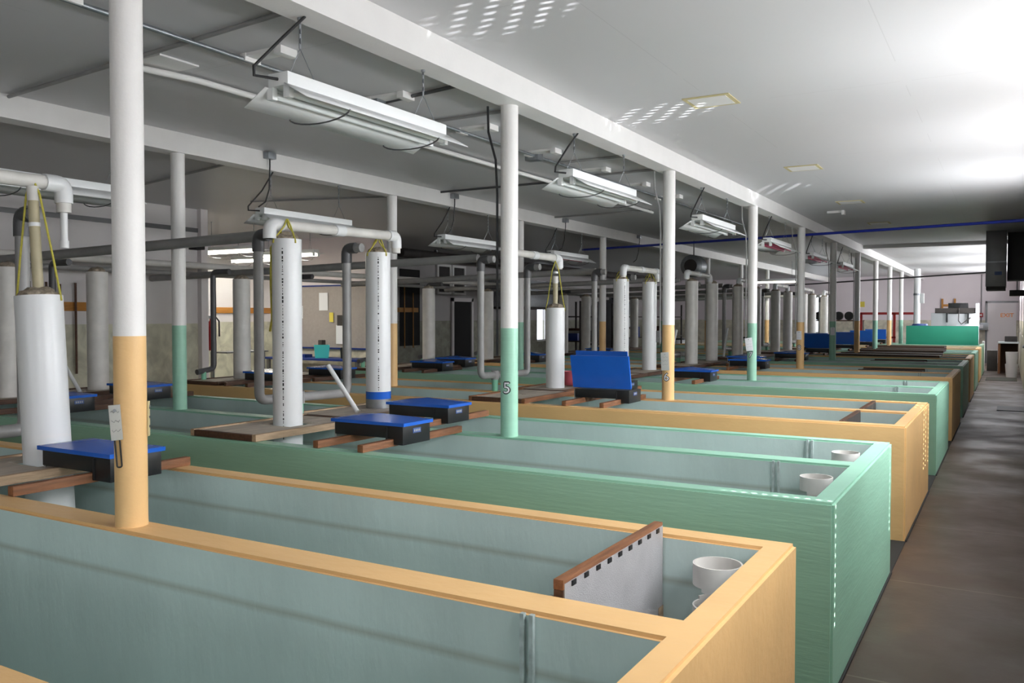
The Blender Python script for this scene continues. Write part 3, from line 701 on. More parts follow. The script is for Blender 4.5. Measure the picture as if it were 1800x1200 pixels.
# ---------------------------------------------------------------- pipework
def obj_thing(mb, name, m, label, cat, group=None):
    return tag(mb.build(name, m), label, cat, group)
for k in range(0, 9):
    ym = ya[k]; yc = ym-.12
    obj_thing(MB().pipe([(XL+.02 if k < 3 else -9.2, yc-.05, 2.12), (-4.78, yc-.05, 2.215)], .042), 'supply_pipe', 'pvcgrey', 'grey supply pipe crossing to the right column row above the %s tank' % ORD[k], 'pipe', 'grey pipes above the tanks')
    # U of grey pipe with a green foot on the middle wall
    ya0, ya1 = (ym-.40, ym+.55) if k in (1,) else (ym-.28, ym+.70) if k == 2 else (ym-.42, ym+.68) if k == 0 else (ym-.42, ym+.60)
    x = -4.68
    root = thing('drain_loop', 'grey U-shaped drain pipe between the columns above the %s tank' % ORD[k], 'pipe', (x, ym, T), 'drain loops')
    L = MB().pipe([(.16, ya0-ym, 2.19-T), (0, ya0-ym, 2.19-T), (0, ya0-ym, 1.0-T), (0, ya1-ym, .98-T), (0, ya1-ym, 2.16-T), (.16, ya1-ym, 2.16-T)], .036, .06)
    pr_ = L.build('pipe_run', 'pvcgrey', root)
    for yy, z in ((ya0, 2.19), (ya1, 2.16)):
        MB().pipe([(.10, yy-ym, z-T), (0, yy-ym, z-T), (0, yy-ym, z-T-.12)], .044, .06).build('elbow', 'pvcdark', pr_)
    MB().cyl((0, 0, .17-.05), (0, 0, .17+.045), .042, 16).build('tee', 'pvcgrey', pr_)
    MB().cyl((0, 0, 0), (0, 0, .14), .033, 18).build('green_foot', 'lightgreenpvc', root)
    # white manifold over the two columns
    if k == 0: p = [(-4.40, .9, 2.29), (-4.40, 2.78, 2.31), (-4.40, 2.78, 2.16)]
    elif k == 1: p = [(-4.40, 4.26, 2.14), (-4.40, 4.26, 2.24), (-4.40, 5.66, 2.27), (-4.40, 5.66, 2.13)]
    elif k == 2: p = [(-4.3, 7.30, 2.25), (-4.22, 8.28, 2.235), (-4.22, 8.28, 2.12)]
    elif k == 3: p = [(-4.3, 10.25, 2.12), (-4.3, 10.25, 2.24), (-4.3, 11.5, 2.245), (-4.3, 11.5, 2.1)]
    else: p = [(-4.4, ym-.45, 2.2), (-4.4, ym-.45, 2.31), (-4.4, ym+.75, 2.30), (-4.4, ym+.75, 2.18)]
    root = thing('manifold_pipe', 'white PVC manifold pipe over the right row columns of the %s tank' % ORD[k], 'pipe', p[0], 'white manifolds')
    q = [Vector(v_)-Vector(p[0]) for v_ in p]
    pr_ = MB().pipe(q, .037, .05).build('pipe_run', 'pvcold', root)
    for a, c in zip(q[:-1], q[1:]):
        if (c-a).length < .2:
            s_ = -1 if a.z > c.z else 1
            mid = a if s_ < 0 else c
            other = [w_ for w_ in q if w_ is not a and w_ is not c]
            o_ = min(other, key=lambda w_: (w_-mid).length); dr = (o_-mid).normalized()
            MB().pipe([mid+dr*.11, mid, mid+Vector((0, 0, -.10))], .046, .06).build('elbow', 'pvc', pr_)
    if k == 0:
        MB().cyl(q[-1]+Vector((0, 0, .05)), q[-1]+Vector((0, 0, -.15)), .019, 14).cyl(q[-1]+Vector((0, 0, -.15)), q[-1]+Vector((0, 0, -.19)), .024, 14).build('spout', 'pvc', root)
    else: MB().cyl((q[1]+q[2])/2-Vector((0, .05, 0)) if k != 2 else (q[0]+q[1])/2-Vector((0, .05, 0)), (q[1]+q[2])/2+Vector((0, .05, 0)) if k != 2 else (q[0]+q[1])/2+Vector((0, .05, 0)), .043, 16).build('coupling', 'pvc', pr_)
obj_thing(MB().pipe([(-8.75, YN, 2.24), (-8.75, YF-8, 2.24)], .04), 'main_pipe', 'pvcold', 'long pale pipe running along the left column row', 'pipe')
obj_thing(MB().pipe([(-9.2, YN, 2.16), (-9.2, YF-8, 2.16)], .03), 'main_pipe', 'pvcgrey', 'long grey pipe beside the pale one along the left column row', 'pipe')
for i, y in enumerate((2.2, 5.1, 7.1, 8.5, 10.0, 11.5, 13.2, 16.2)):
    root = thing('drop_pipe', 'dark drop pipe beside the left columns, %s from the camera' % ORD[i], 'pipe', (-8.28, y, T), 'dark drop pipes by the left wall')
    MB().pipe([(.28, 0, 2.14-T), (0, 0, 2.14-T), (0, 0, .98-T), (0, -.25, .95-T)], .033, .06).build('pipe_run', 'pvcdark', root)
    MB().cyl((0, -.15, 0), (0, -.15, .13), .03, 14).build('green_foot', 'lightgreenpvc', root)
obj_thing(MB().pipe([(-6.9, 14.5, 2.86), (XR-.02, 12.9, 2.86)], .02), 'water_pipe', 'darkblue', 'blue water pipe crossing under the ceiling', 'pipe')
obj_thing(MB().pipe([(-1.9, 13.9, 2.90), (XR-.02, 13.2, 2.90)], .012), 'conduit', 'white', 'thin white conduit beside the blue water pipe', 'conduit')
obj_thing(MB().pipe([(-4.6, 20.5, 2.34), (-.3, 20, 2.53)], .016), 'gas_pipe', 'pvcdark', 'thin dark pipe running to the hanging duct', 'pipe')

# ---------------------------------------------------------------- ceiling services
obj_thing(MB().pipe([(-3.88, YN, 3.095), (-3.86, 4.7, 3.095)], .014), 'flexible_conduit', 'galv', 'ribbed metal conduit along the ceiling left of the near fixture', 'conduit')
obj_thing(MB().pipe([(-3.86, 4.7, 3.10), (-3.75, 14.0, 3.10)], .013), 'conduit', 'galv', 'straight metal conduit along the ceiling beyond the junction box', 'conduit')
obj_thing(MB().pipe([(-4.50, 3.2, 3.075), (-4.46, 3.7, 3.095), (-4.40, 8.4, 3.095), (-4.42, 11.6, 3.095)], .02), 'ceiling_pipe', 'white', 'white pipe running along the middle ceiling bay', 'pipe')
for i, (x0, y0, x1, y1) in enumerate([(XB+.09, 3.38, XA-.09, 3.12), (-3.85, 4.80, XA-.09, 4.65), (-3.85, 5.45, XA-.09, 5.43), (XB+.09, 8.55, -4.4, 8.54), (-3.84, 7.51, XA-.09, 7.5), (XB+.09, 11.55, -4.4, 11.45), (-3.84, 8.36, XA-.09, 8.34), (XL, 6.7, XB-.09, 5.8), (-8.6, 8.0, XB-.09, 8.7)]):
    obj_thing(MB().cyl((x0, y0, 3.112), (x1, y1, 3.112), .013, 10), 'cross_conduit', 'pvcgrey' if i not in (1, 3) else 'pvcdark', 'thin conduit crossing the ceiling between beams, %s from the camera' % ORD[i], 'conduit', 'cross conduits')
for i in range(8):
    y = 2.48+i*1.12
    r = thing('ceiling_box', 'flat white ceiling box left of the right beam, %s from the camera' % ORD[i], 'ceiling box', (-3.72, y, ZC), 'flat white ceiling boxes')
    MB().box(-.155, .155, -.055, .055, -.02, 0, bev=.002).build('plate', 'white', r)
    MB().box(.11, .165, -.065, .065, -.045, 0, bev=.003).build('end_block', 'white', r)
    MB().box(-.165, -.12, -.06, .06, -.045, 0, bev=.003).build('end_block', 'white', r)
obj_thing(MB().box(-4.62, -4.28, 3.30, 3.58, ZC-.012, ZC, bev=.003), 'ceiling_hatch', 'white', 'square white hatch on the middle ceiling behind the near pole', 'hatch')
for i, (y, h) in enumerate(((4.72, .04), (7.05, .04))):
    obj_thing(MB().box(-3.93, -3.79, y-.05, y+.05, 3.06, ZC, bev=.004), 'junction_box', 'galv', '%s grey junction box on the ceiling conduit' % ('near' if i == 0 else 'farther'), 'junction box', 'ceiling junction boxes')
for i, y in enumerate((5.75, 8.8, 11.85, 14.9)):
    r = thing('beam_outlet', 'outlet box on the left beam with a black cord, %s from the camera' % ORD[i], 'outlet', (XB+.12, y, 3.09), 'outlet boxes on the left beam')
    MB().box(-.035, .035, -.05, .05, -.03, .03, bev=.005).build('box', 'galv', r)
    MB().tube([(0, .0, -.03), (0, 0, -.1), (-.03, .02, -.3), (-.06, .0, -.42), (-.10, -.05, -.47)], .007, 8).build('cord', 'rubber', r)
# access panels on the right ceiling
for i, y in enumerate((5.97, 9.1, 12.1, 15.0)):
    r = thing('access_panel', 'ceiling access panel with tan taped edges, %s from the camera' % ORD[i], 'ceiling panel', (-1.84, y, ZC), 'ceiling access panels')
    MB().box(-.135, .135, -.125, .125, -.008, 0).build('panel', 'white', r)
    w = .165; v_ = .155
    for x0, x1, y0, y1 in ((-w, -.135, -v_, v_), (.135, w, -v_, v_), (-.135, .135, -v_, -.125), (-.135, .135, .125, v_)):
        MB().box(x0, x1, y0, y1, -.006, 0).build('taped_edge', 'trimtan', r)
r = thing('sprinkler_bracket', 'small white bracket on the right ceiling by the beam', 'bracket', (-2.15, 13.0, ZC))
MB().box(-.14, .10, -.02, .02, -.03, 0).build('arm', 'white', r); MB().box(.06, .10, -.06, .06, -.06, 0).build('foot', 'white', r)

# fluorescent fixtures
def fixture(x, y, z, L, label, group, tubes='tube', ztop=2.966, cord=True, lit=False, axis_x=False):
    root = thing('strip_light', label, 'light fixture', (x, y, z), group, (0, 0, math.pi/2 if axis_x else 0))
    h = L/2
    bh = MB().box(-.06, .06, -h+.02, h-.02, 0, .06, bev=.004).build('ballast_housing', 'reflector', root)
    for s_ in (-1, 1):
        w = MB()
        dz = -.075 if not lit else -.004      # the lit ones are bare batten lights with flat wings
        for p in ([(s_*.058, -h, .0), (s_*.058, h, .0), (s_*.19, h, dz), (s_*.19, -h, dz)],):
            w.quad(*p)
        o = w.build('reflector_wing', 'reflector', root)
        o.data.transform(Matrix.Identity(4))
        bm = bmesh.new(); bm.from_mesh(o.data); bmesh.ops.solidify(bm, geom=bm.faces[:], thickness=.004); bm.to_mesh(o.data); bm.free()
        for e in (-1, 1): MB().box(s_*.05-.018, s_*.05+.018, *sorted((e*(h-.02), e*(h-.05))), -.055, 0, bev=.002).build('lamp_holder', 'reflector', bh)
        MB().cyl((s_*.05, -h+.05, -.032), (s_*.05, h-.05, -.032), .0165, 16).build('tube', 'tubelit' if lit else tubes, root)
        ch = MB(); n = 5
        zt = ztop-z
        e = s_*(h-.16); top = s_*(h-.16)
        zz_ = .20
        ch.tube([(-.055, e-.03, .06), (0, e, zz_)], .0022, 6); ch.tube([(.055, e+.03, .06), (0, e, zz_)], .0022, 6)
        q = zz_; lk = 0
        while q < zt-.01:
            ch.box(-.006 if lk % 2 else -.0018, .006 if lk % 2 else .0018, e-(.0018 if lk % 2 else .006), e+(.0018 if lk % 2 else .006), q, min(q+.026, zt)); q += .022; lk += 1
        ch.cyl((0, e, zt-.012), (0, e, zt), .012, 10)
        ch.build('hanging_chain', 'galv', root)
        wp = MB()
        pts = [(.19*math.cos(a)*1.0, s_*(h-.28), -.07-.045*math.sin(a)) for a in [math.pi*i/10 for i in range(11)]]
        wp.tube(pts, .004, 6); wp.build('guard_chain', 'pvcdark', root)
    if cord:
        MB().tube([(.0, -h+.02, .03), (-.03, -h-.09, .025), (-.02, -h-.10, .06), (.0, -h+.05, .22), (.03, -h+.16, ztop-z)], .007, 8).build('cord', 'rubber', root)
    return root
G = 'strip lights under the right beam'
fixture(XA-.035, 3.40, 2.625, 1.27, 'white twin-tube strip light hanging nearest the camera from the right beam', G)
fixture(XA-.035, 6.25, 2.625, 1.27, 'second white strip light from the camera, under the right beam', G)
fixture(XA-.035, 9.3, 2.61, 1.27, 'third white strip light from the camera, under the right beam', G)
for i, y in enumerate((12.25, 15.1, 18.0)):
    fixture(XA-.035, y, 2.61, 1.27, 'strip light with magenta tubes, %s of that kind from the camera, right beam' % ORD[i], G, 'magenta')
G = 'strip lights under the left beam'
for i, y in enumerate((3.75, 6.35, 9.3, 12.2)):
    fixture(XB, y, 2.56, 1.27, 'strip light under the left beam, %s from the camera%s' % (ORD[i], ', with magenta tubes' if i == 3 else ''), G, 'magenta' if i == 3 else 'tube')
G = 'lit strip lights in the alcove'
for i, (x, y) in enumerate(((-10.63, 9.5), (-11.9, 11.2), (-10.5, 10.6))):
    fixture(x, y, 2.66, 1.27, 'lit strip light in the office alcove, %s' % ('nearest', 'at the back', 'on the right')[i], G, lit=True, ztop=ZC, cord=False, axis_x=True)
    lamp('alcove_lamp_light', 'AREA', (x, y, 2.56), (0, 0, -1), 21, (1, .97, .9), shape='RECTANGLE', size=1.1, size_y=.16)
fixture(-5.6, 24.0, 2.6, 1.27, 'lit strip light far away between the beams', 'lit strip lights far away', lit=True, ztop=ZC, cord=False, axis_x=True)
lamp('far_strip_light', 'AREA', (-5.6, 24, 2.5), (0, 0, -1), 12, (1, .97, .9), shape='RECTANGLE', size=1.1, size_y=.16)
# wires down the poles
for k in range(1, 7):
    x, y = PA[k]-.062, ya[k]-.02
    obj_thing(MB().tube([(x-.06, y-.05, 2.966), (x-.055, y-.05, 2.8), (x-.012, y-.03, 2.62), (x-.006, y-.02, 2.4), (x-.006, y-.02, 1.5), (x-.006, y-.02, 1.35)], .008, 8), 'pole_cable', 'rubber' if k < 2 else 'pvcgrey', 'cable running down the left side of the %s right-row pole' % ORD[k], 'cable', 'cables on the poles')

# ---------------------------------------------------------------- left wall things
def peg_strip(x, y0, y1, sticks, label, z=1.73):
    obj_thing(MB().box(x, x+.03, y0, y1, z-.055, z+.055, bev=.006), 'peg_rail', 'honey', label, 'peg rail', 'wooden peg rails')
    for i, (y, z0, z1) in enumerate(sticks):
        obj_thing(MB().cyl((x+.055, y, z0), (x+.055, y, z1), .014, 10), 'broom_handle', 'honey' if x < -10.1 else 'darkwood', '%s thin handle on the %s' % (ORD[i], label.split(',')[0]), 'handle', 'handles on the peg rails')
peg_strip(XL, 5.3, 6.75, [(5.85, .95, 2.02), (6.05, .9, 2.02), (6.22, .95, 2.0), (6.42, .9, 2.02)], 'honey wooden peg rail on the left wall')
peg_strip(XL2, 11.0, 12.4, [(11.6, .9, 2.05), (11.95, .9, 2.12)], 'honey wooden peg rail in the alcove')
peg_strip(XL2+.02, 16.4, 17.3, [(16.7, .85, 2.5), (17.05, .85, 2.2)], 'honey wooden peg rail by the dark recess, rear left wall', 1.78)
r = thing('fire_extinguisher', 'red fire extinguisher hung on the corner post by the alcove', 'fire extinguisher', (XL+.02, 8.52, 1.12))
MB().lathe([(.001, 0), (.06, .0), (.068, .02), (.068, .34), (.05, .40), (.025, .43), (.025, .46), (.001, .46)], n=28).build('cylinder', 'red', r)
MB().tube([(0, 0, .47), (.03, .04, .5), (.08, .07, .42), (.085, .07, .2)], .012, 8).build('hose', 'black', r)
MB().box(-.02, .02, -.05, .05, .46, .50, bev=.004).build('lever', 'galv', r)
obj_thing(MB().box(XL-.1, XL+.25, 8.6, 9.4, 1.075, 1.095, bev=.003).box(XL-.1, XL-.06, 8.6, 8.64, 0, 1.08).box(XL+.2, XL+.24, 9.3, 9.34, 0, 1.08), 'wall_shelf', 'steel', 'narrow steel shelf below the fire extinguisher', 'shelf')
obj_thing(MB().pipe([(XL+.03, 7.95, ZC), (XL+.03, 7.95, 1.3)], .012), 'conduit', 'steel', 'thin conduit down the left wall to a switch box', 'conduit')
obj_thing(MB().box(XL, XL+.06, 7.88, 8.02, 1.08, 1.30, bev=.005), 'switch_box', 'trimtan', 'tan switch box low on the left wall', 'switch box')
obj_thing(MB().box(XL, XL+.16, 8.75-.6, 8.3, 2.55, 2.68, bev=.004), 'wall_vent', 'dark', 'small dark vent box high on the left wall corner', 'vent')
# pinboard wall
r = thing('pinboard', 'grey pinboard with papers on the bright alcove wall', 'pinboard', (-11.35, 12.48, 1.02))
MB().box(-1.05, 1.05, -.02, .02, 0, 1.17).build('board', 'cork', r)
MB().box(-1.08, 1.08, -.03, .02, 1.17, 1.2).build('frame_strip', 'navy', r); MB().box(-1.08, 1.08, -.03, .02, -.03, 0).build('frame_strip', 'navy', r)
for i, (x, z, w, h, m_, lb) in enumerate([(-.78, .82, .13, .3, 'paper', 'white sheet pinned at the left of the board'), (-.68, .68, .12, .25, 'paper', 'white sheet overlapping another on the left of the board'), (-.76, .38, .2, .34, 'paper', 'white clipboard sheet low on the board'), (-.76, .16, .2, .08, 'honey', 'tan strip below the clipboard sheet'), (-.08, .88, .22, .34, 'paper', 'white sheet alone in the middle of the board'), (.12, .58, .10, .18, 'yellow', 'yellow note on the board'), (.36, .25, .24, .36, 'paper', 'white sheet low at the right of the board'), (.34, .52, .14, .2, 'charcoal', 'dark photo print at the right of the board')]):
    obj_thing(MB().box(-11.35+x-w/2, -11.35+x+w/2, 12.448-.002*i, 12.45-.002*i, 1.02+z-h/2, 1.02+z+h/2), 'pinned_paper', m_, lb, 'paper', 'papers on the pinboard')
r = thing('work_table', 'narrow work table against the pinboard wall', 'table', (-11.2, 12.1, 0))
MB().box(-1.2, 1.2, -.3, .3, .8, .84, bev=.004).build('table_top', 'navy', r)
for sx_ in (-1, 1):
    for sy in (-1, 1): MB().box(sx_*1.1-.03, sx_*1.1+.03, sy*.24-.03, sy*.24+.03, 0, .8).build('leg', 'steel', r)
obj_thing(MB().lathe([(.001, 0), (.17, 0), (.2, .24), (.19, .24), (.165, .01), (.001, .01)], (-11.12, 12.05, .84), 4), 'storage_tub', 'teal', 'open teal plastic tub on the work table', 'tub')
obj_thing(MB().box(-12.05, -11.75, 11.95, 12.2, .84, .96, bev=.004), 'paper_stack', 'paper', 'stack of white paper on the work table', 'paper stack')
obj_thing(MB().box(-11.7, -11.45, 11.95, 12.15, .84, .90, bev=.004), 'notebook', 'navy', 'dark blue notebook on the work table', 'notebook')
obj_thing(MB().lathe([(.001, 0), (.06, 0), (.07, .2), (.06, .2), (.05, .02)], (-10.62, 12.1, .84), 20), 'pencil_cup', 'black', 'black cup at the right end of the work table', 'cup')
obj_thing(MB().box(-11.5, -11.4, 12.36, 12.48, 1.02-.2+.84-.62, 1.02-.2+.84-.5, bev=.01), 'small_clock', 'charcoal', 'small dark gadget fixed to the wall below the pinboard', 'gadget')
# rear left wall
for i, y in enumerate((18.45, 19.15)):
    r = thing('window_sash', '%s of the pair of white framed sashes high on the rear left wall' % ('left', 'right')[i], 'window sash', (XL2, y, 2.2), 'pair of white window sashes')
    f = MB().box(.0, .05, -.32, -.25, 0, .78).box(0, .05, .25, .32, 0, .78).box(0, .05, -.25, .25, 0, .06).box(0, .05, -.25, .25, .72, .78); f.build('frame', 'white', r)
    MB().box(.01, .02, -.25, .25, .06, .72).build('pane', 'charcoal', r)
obj_thing(MB().pipe([(-11.3, 12.0+2.7, 2.99), (-11.3, 30, 2.99)], .10, n=20), 'air_duct', 'charcoal', 'dark round air duct under the ceiling at the rear left', 'duct')  # dark tube put in for the shaded gap below the ceiling
for y in (16, 19, 22, 25, 28): MB().box(-11.34, -11.26, y-.02, y+.02, 3.08, ZC).build('hanger_strap', 'steel', bpy.data.objects['air_duct'])
r = thing('steel_hood', 'stainless hood box on the rear left wall', 'hood', (-12.1, 21.9, 1.9))
MB().box(-.68, .25, -1.2, 1.2, 0, .75, bev=.01).build('body', 'alu', r); MB().box(-.69, .3, -1.25, 1.25, -.06, 0, bev=.005).build('rim', 'charcoal', r)
r = thing('storage_tank', 'big dark round storage tank at the rear left', 'tank', (-10.9, 25.2, 0))
MB().lathe([(.001, 0), (.7, 0), (.72, .03), (.72, 1.95), (.68, 2.05), (.3, 2.15), (.001, 2.17)], n=40).build('body', 'steel', r)
MB().lathe([(.12, 2.14), (.14, 2.14), (.14, 2.24), (.001, 2.25)], n=24).build('cap', 'black', r)
for i, (x, y, c_) in enumerate(((-9.7, 21.0, 'card'), (-9.5, 27.5, 'paper'), (-8.0, 30.6, 'card'))):
    r = thing('plastic_drum', ('grey drum standing behind the left columns', 'white drum standing far left behind the columns', 'grey drum near the far wall window')[i], 'drum', (x, y, 0), 'drums at the rear left')
    MB().lathe([(.001, 0), (.26, 0), (.29, .05), (.29, .4), (.30, .42), (.29, .45), (.29, .82), (.26, .88), (.001, .88)], n=32).build('body', c_, r)
    MB().lathe([(.27, .86), (.28, .86), (.28, .91), (.001, .91)], n=32).build('lid', 'black', r)
for i, (x, y) in enumerate(((-9.3, 19.3), (-9.6, 23.3), (-9.4, 26.0))):
    r = thing('shelf_rack', 'dark shelf rack behind the tanks at the rear left, %s from the camera' % ORD[i], 'rack', (x, y, 0), 'rear racks')
    for sx_ in (-.3, .3):
        for sy in (-.5, .5): MB().box(sx_-.02, sx_+.02, sy-.02, sy+.02, 0, 2.0).build('upright', 'charcoal', r)
    for z in (.4, 1.0, 1.6): MB().box(-.32, .32, -.52, .52, z, z+.03).build('shelf', 'charcoal', r)
    for q in range(5):
        obj_thing(MB().box(x-.22, x+.2, y-.45+q*.18, y-.33+q*.18, 1.03, 1.03+.18+.06*((q*7+i) % 3), bev=.006), 'storage_box', ('navy', 'card', 'darkwood', 'paper', 'charcoal')[(q+i) % 5], 'box %s from the near end on the middle shelf of the %s rear rack' % (ORD[q], ORD[i]), 'box', 'boxes on the rear racks')
r = thing('unit_heater', 'round grey heater hanging under the ceiling between the beams far away', 'heater', (-5.45, 16.6, 2.62))
MB().tube([(0, -.2, 0), (0, -.16, 0), (0, .15, 0), (0, .2, 0)], .2, 28, rs=[.14, .22, .22, .14]).build('drum', 'galv', r)
MB().cyl((0, -.21, 0), (0, -.205, 0), .13, 20).build('grille', 'charcoal', r); MB().box(-.01, .01, -.01, .01, .2, ZC-2.62).build('hanger', 'steel', r)

# ---------------------------------------------------------------- things on the tanks farther on
for i, (x0, x1, k, c, lb) in enumerate([(-1.98, -1.1, 4, 1, 'dark cover board across the fifth tank, far channel'), (-2.15, -1.35, 4, 0, 'dark strip board over the fifth tank, near channel'), (-2.2, -1.3, 5, 1, 'dark cover board across the sixth tank'), (-3.1, -1.15, 6, 0, 'long dark cover on the seventh tank, near channel'), (-3.1, -1.2, 6, 1, 'long dark cover on the seventh tank, far channel'), (-3.1, -1.25, 7, 0, 'long dark cover on the eighth tank, near channel'), (-3.1, -1.3, 7, 1, 'long dark cover on the eighth tank, far channel'), (-3.1, -1.4, 8, 0, 'long dark cover on the ninth tank')]):
    a, b_ = CHAN[k][c]
    if i == 1: b_ = a+.12
    elif i < 3: a, b_ = (a+b_)/2-.12, b_
    r = thing('tank_cover', lb, 'cover', ((x0+x1)/2, (a+b_)/2, T+.002 if k > 5 else T-.05), 'dark covers on the tanks')
    h = (b_-a)/2+(.06 if k > 5 else -.004); w = (x1-x0)/2
    MB().box(-w, w, -h, h, .0, .022).build('sheet', 'charcoal', r)
    MB().box(-w, w, -h, -h+.03, .022, .04).box(-w, w, h-.03, h, .022, .04).build('batten', 'darkwood', r)
r = thing('bucket', 'pink plastic bucket behind the short column on the third tank', 'bucket', (-4.09, 8.29, T+.046))
MB().lathe([(.001, 0), (.062, 0), (.076, .15), (.07, .15), (.06, .01), (.001, .01)], n=28).build('pail', 'pink', r)
MB().lathe([(.0765, .135), (.081, .135), (.081, .15), (.0765, .15)], n=28).build('rim', 'pink', r)
# turquoise panel and machine at the far end
r = thing('turquoise_panel', 'wide turquoise board standing on the farthest tank', 'panel', (-1.66, 27.35, T))
MB().box(-.93, .93, -.012, .012, 0, .54, bev=.003).build('board', 'turq', r); MB().box(-.93, -.89, .012, .05, 0, .52).box(.89, .93, .012, .05, 0, .52).build('batten', 'palegreen', r)
r = thing('sorting_machine', 'pale grey machine with a black top box behind the turquoise board', 'machine', (-1.48, 30.6, 0))
MB().box(-.66, .66, -.4, .4, .5, 1.75, bev=.01).build('cabinet', 'machine', r); MB().box(.58, .66, -.45, .45, 1.75, 2.05).build('side_post', 'machine', r)
MB().box(-.18, .48-.12, -.42, .1, 1.72, 2.06, bev=.01).build('top_box', 'black', r); MB().box(-.55, .58, -.43, -.38, 1.74, 1.9).build('shelf_bar', 'charcoal', r)
MB().box(-.23, -.19, -.44, -.40, 1.45, 1.74).build('bracket', 'black', r); MB().box(.36, .40, -.44, -.40, 1.42, 1.74).build('bracket', 'black', r)
MB().tube([(.12, -.43, 1.9), (.12, -.5, 1.5), (.2, -.55, 1.4), (.45, -.5, 1.6)], .015, 8).build('hose', 'charcoal', r)
for sx_ in (-1, 1):
    for sy in (-1, 1): MB().box(sx_*.6-.03, sx_*.6+.03, sy*.34-.03, sy*.34+.03, 0, .5).build('leg', 'steel', r)
r = thing('white_standpipe', 'thick white pipe standing at the far end beside the turquoise board', 'pipe', (-2.5, 29.6, 0))
MB().cyl((0, 0, 0), (0, 0, ZC-.0), .095, 28).build('pipe', 'pvc', r); MB().lathe([(.1, 2.3), (.11, 2.3), (.11, 2.36), (.1, 2.36)], n=28).build('strap', 'galv', r)
MB().box(.1, .2, -.05, .05, 2.05, 2.36, bev=.01).build('bracket', 'pvc', r)
r = thing('red_rack', 'red metal rack arm at the far end', 'rack', (-3.6, 31.5, 0))
MB().box(-.9, 1.05, -.04, .04, 1.70, 1.78).build('arm', 'red', r)
for x in (-.8, .25): MB().box(x-.04, x+.04, -.04, .04, 0, 1.75).build('upright', 'red', r)
MB().box(-.8, .3, -.04, .04, .9, .96).build('cross_bar', 'red', r)
for i in range(4):
    obj_thing(MB().tube([(-5.9+i*.34, 32.0, 1.66), (-5.9+i*.34, 32.2, 1.66)], .15, 24), 'float_tube', 'black', 'black round float on the far rack, %s from the left' % ORD[i], 'float', 'black floats on the far rack')
r = thing('far_rack', 'wooden rack with black floats near the far wall', 'rack', (-5.3, 32.1, 0))
for x in (-.85, .85): MB().box(x-.03, x+.03, -.2, .2, 0, 1.5).build('upright', 'charcoal', r)
for z in (.7, 1.47): MB().box(-.9, .9, -.22, .22, z, z+.04).build('shelf', 'darkwood', r)
for i in range(4):
    obj_thing(MB().box(-6.05+i*.42, -5.73+i*.42, 31.95, 32.25, .74, .98+.08*(i % 2), bev=.01), 'crate', ('honey', 'oldwood', 'card', 'honey')[i], 'crate on the lower shelf of the far rack, %s from the left' % ORD[i], 'crate', 'crates on the far rack')
obj_thing(MB().box(-4.95, -4.7, YF-.02, YF, 2.0, 2.2), 'yellow_sign', 'yellow', 'small yellow sign on the far wall', 'sign')
r = thing('red_extinguisher_box', 'small red alarm box on the far wall by the exit', 'alarm box', (-.86, YF-.06, 1.62)); MB().box(-.07, .07, -.02, .06, 0, .15, bev=.005).build('box', 'red', r); MB().box(-.03, .03, -.025, -.02, .04, .1).build('lever', 'paper', r)
r = thing('breaker_box', 'grey breaker box on the far wall left of the exit door', 'breaker box', (-.8, YF-.12, 1.16)); MB().box(-.2, .18, -.02, .12, 0, .26, bev=.01).build('box', 'galv', r); MB().box(-.1, .02, -.03, -.02, .07, .2).build('dial', 'paper', r)
obj_thing(MB().pipe([(-.85, YF-.03, 1.42), (-.85, YF-.03, ZC)], .014), 'conduit', 'steel', 'conduit rising from the breaker box', 'conduit')
r = thing('tan_board', 'tan H-shaped wooden frame leaning on the far wall', 'frame', (-1.85, YF-.06, 1.92)); MB().box(-.26, -.2, -.02, .02, 0, .36).box(.14, .2, -.02, .02, 0, .36).box(-.2, .14, -.02, .02, .08, .16).build('bars', 'honey', r)
obj_thing(MB().lathe([(.001, 0), (.22, 0), (.2, .05), (.001, .06)], (-2.25, 27.6, 1.37), 20).box(-2.5, -2.0, 27.36, 27.8, 1.362, 1.37), 'blue_tarp', 'platebl', 'folded pale blue tarp on the turquoise board', 'tarp')
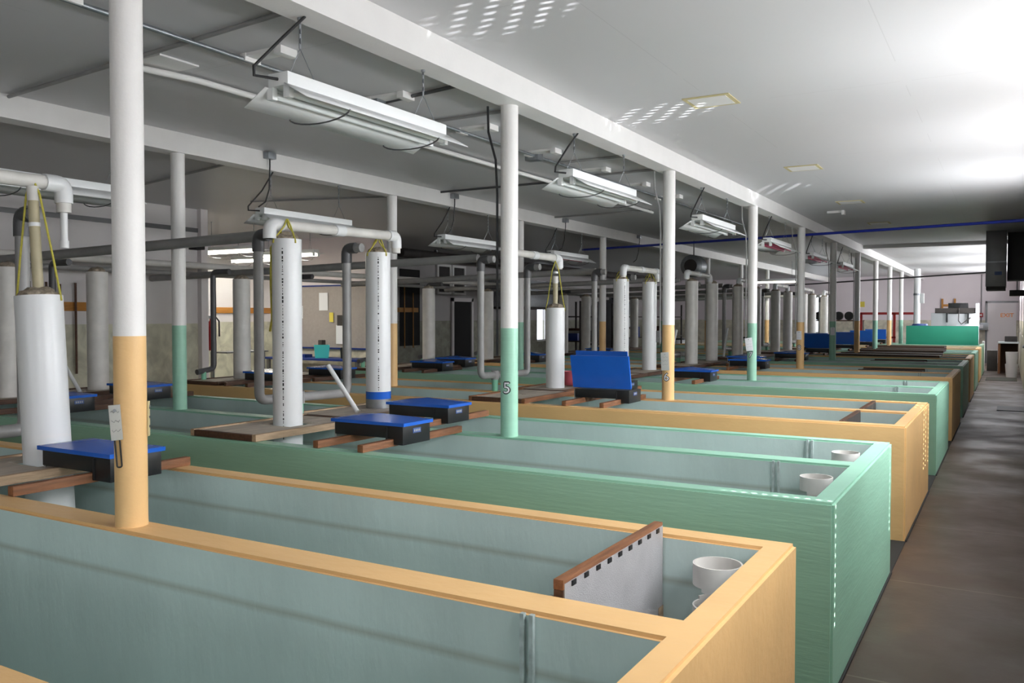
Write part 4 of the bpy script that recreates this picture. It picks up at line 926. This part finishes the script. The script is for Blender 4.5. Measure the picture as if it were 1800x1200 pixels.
# end of the aisle
r = thing('desk', 'small brown desk at the end of the aisle below the exit', 'desk', (-.02, 28.6, 0))
MB().box(-.24, .28, -.4, .4, .86, .90, bev=.003).build('desk_top', 'paper', r); MB().box(-.24, -.18, -.38, .38, 0, .86).build('side_panel', 'wood', r); MB().box(-.18, .26, .34, .38, 0, .86).build('back_panel', 'darkwood', r)
obj_thing(MB().box(-.1, .22, 28.7, 28.9, .901, 1.06, bev=.01), 'printer', 'charcoal', 'dark printer on the desk at the aisle end', 'printer')
obj_thing(MB().lathe([(.001, 0), (.13, 0), (.155, .36), (.145, .36), (.12, .01)], (.08, 26.6, 0), 28), 'bucket', 'paper', 'white bucket on the floor at the end of the aisle', 'bucket')
obj_thing(MB().lathe([(.001, 0), (.13, 0), (.15, .32), (.14, .32), (.12, .01)], (.08, 26.6, .361), 28), 'bucket', 'paper', 'white bucket stacked on the one on the floor', 'bucket')
obj_thing(MB().box(-.56, -.28, 29.4, 29.8, 0, .62, bev=.01), 'waste_bin', 'charcoal', 'dark bin against the end of the aisle left of the desk', 'bin')
obj_thing(MB().box(-.5, .2, 24.9, 26.1, .001, .012), 'floor_mat', 'mat', 'dark doormat on the aisle floor near the far end', 'mat')
obj_thing(MB().box(-.16, .27, 16.9, 17.7, .001, .012), 'floor_mat', 'rubber', 'black rubber mat on the aisle floor under the duct', 'mat')
obj_thing(MB().box(-.68, -.61, 29.03, 29.2, .0, .9, bev=.02), 'towel', 'wallwhite', 'pale towel hanging at the end of the tank row', 'towel')
r = thing('hanging_duct', 'grey sheet metal duct hanging over the aisle', 'duct', (-.21, 17.75, 2.09))
MB().box(-.16, .16, -.45, .45, .06, ZC-2.09, bev=.004).build('trunk', 'steel', r)
MB().box(-.15, .15, -.44, .44, 0, .06).build('outlet', 'charcoal', r)
MB().box(-.162, .162, -.452, .452, .48, .50).build('seam_flange', 'galv', r)
p = MB().box(-.02, .09, -.453, -.45, .26, .32); p.build('name_plate', 'platebl', r)
r = thing('fan_unit', 'dark fan housing beside the hanging duct', 'fan unit', (.12, 18.1, 2.0))
MB().box(-.16, .17, -.3, .5, .28, ZC-2.0, bev=.01).build('housing', 'fan', r); MB().box(-.12, .16, -.2, .4, 0, .1, bev=.01).build('motor', 'charcoal', r); MB().box(-.01, .01, -.01, .01, .1, .28).build('bracket', 'steel', r)
obj_thing(MB().tube([(XR, 20.6, 1.0), (XR-.05, 20.6, 1.0)], .03, 16), 'wall_valve', 'galv', 'round metal valve cap low on the right wall', 'valve')
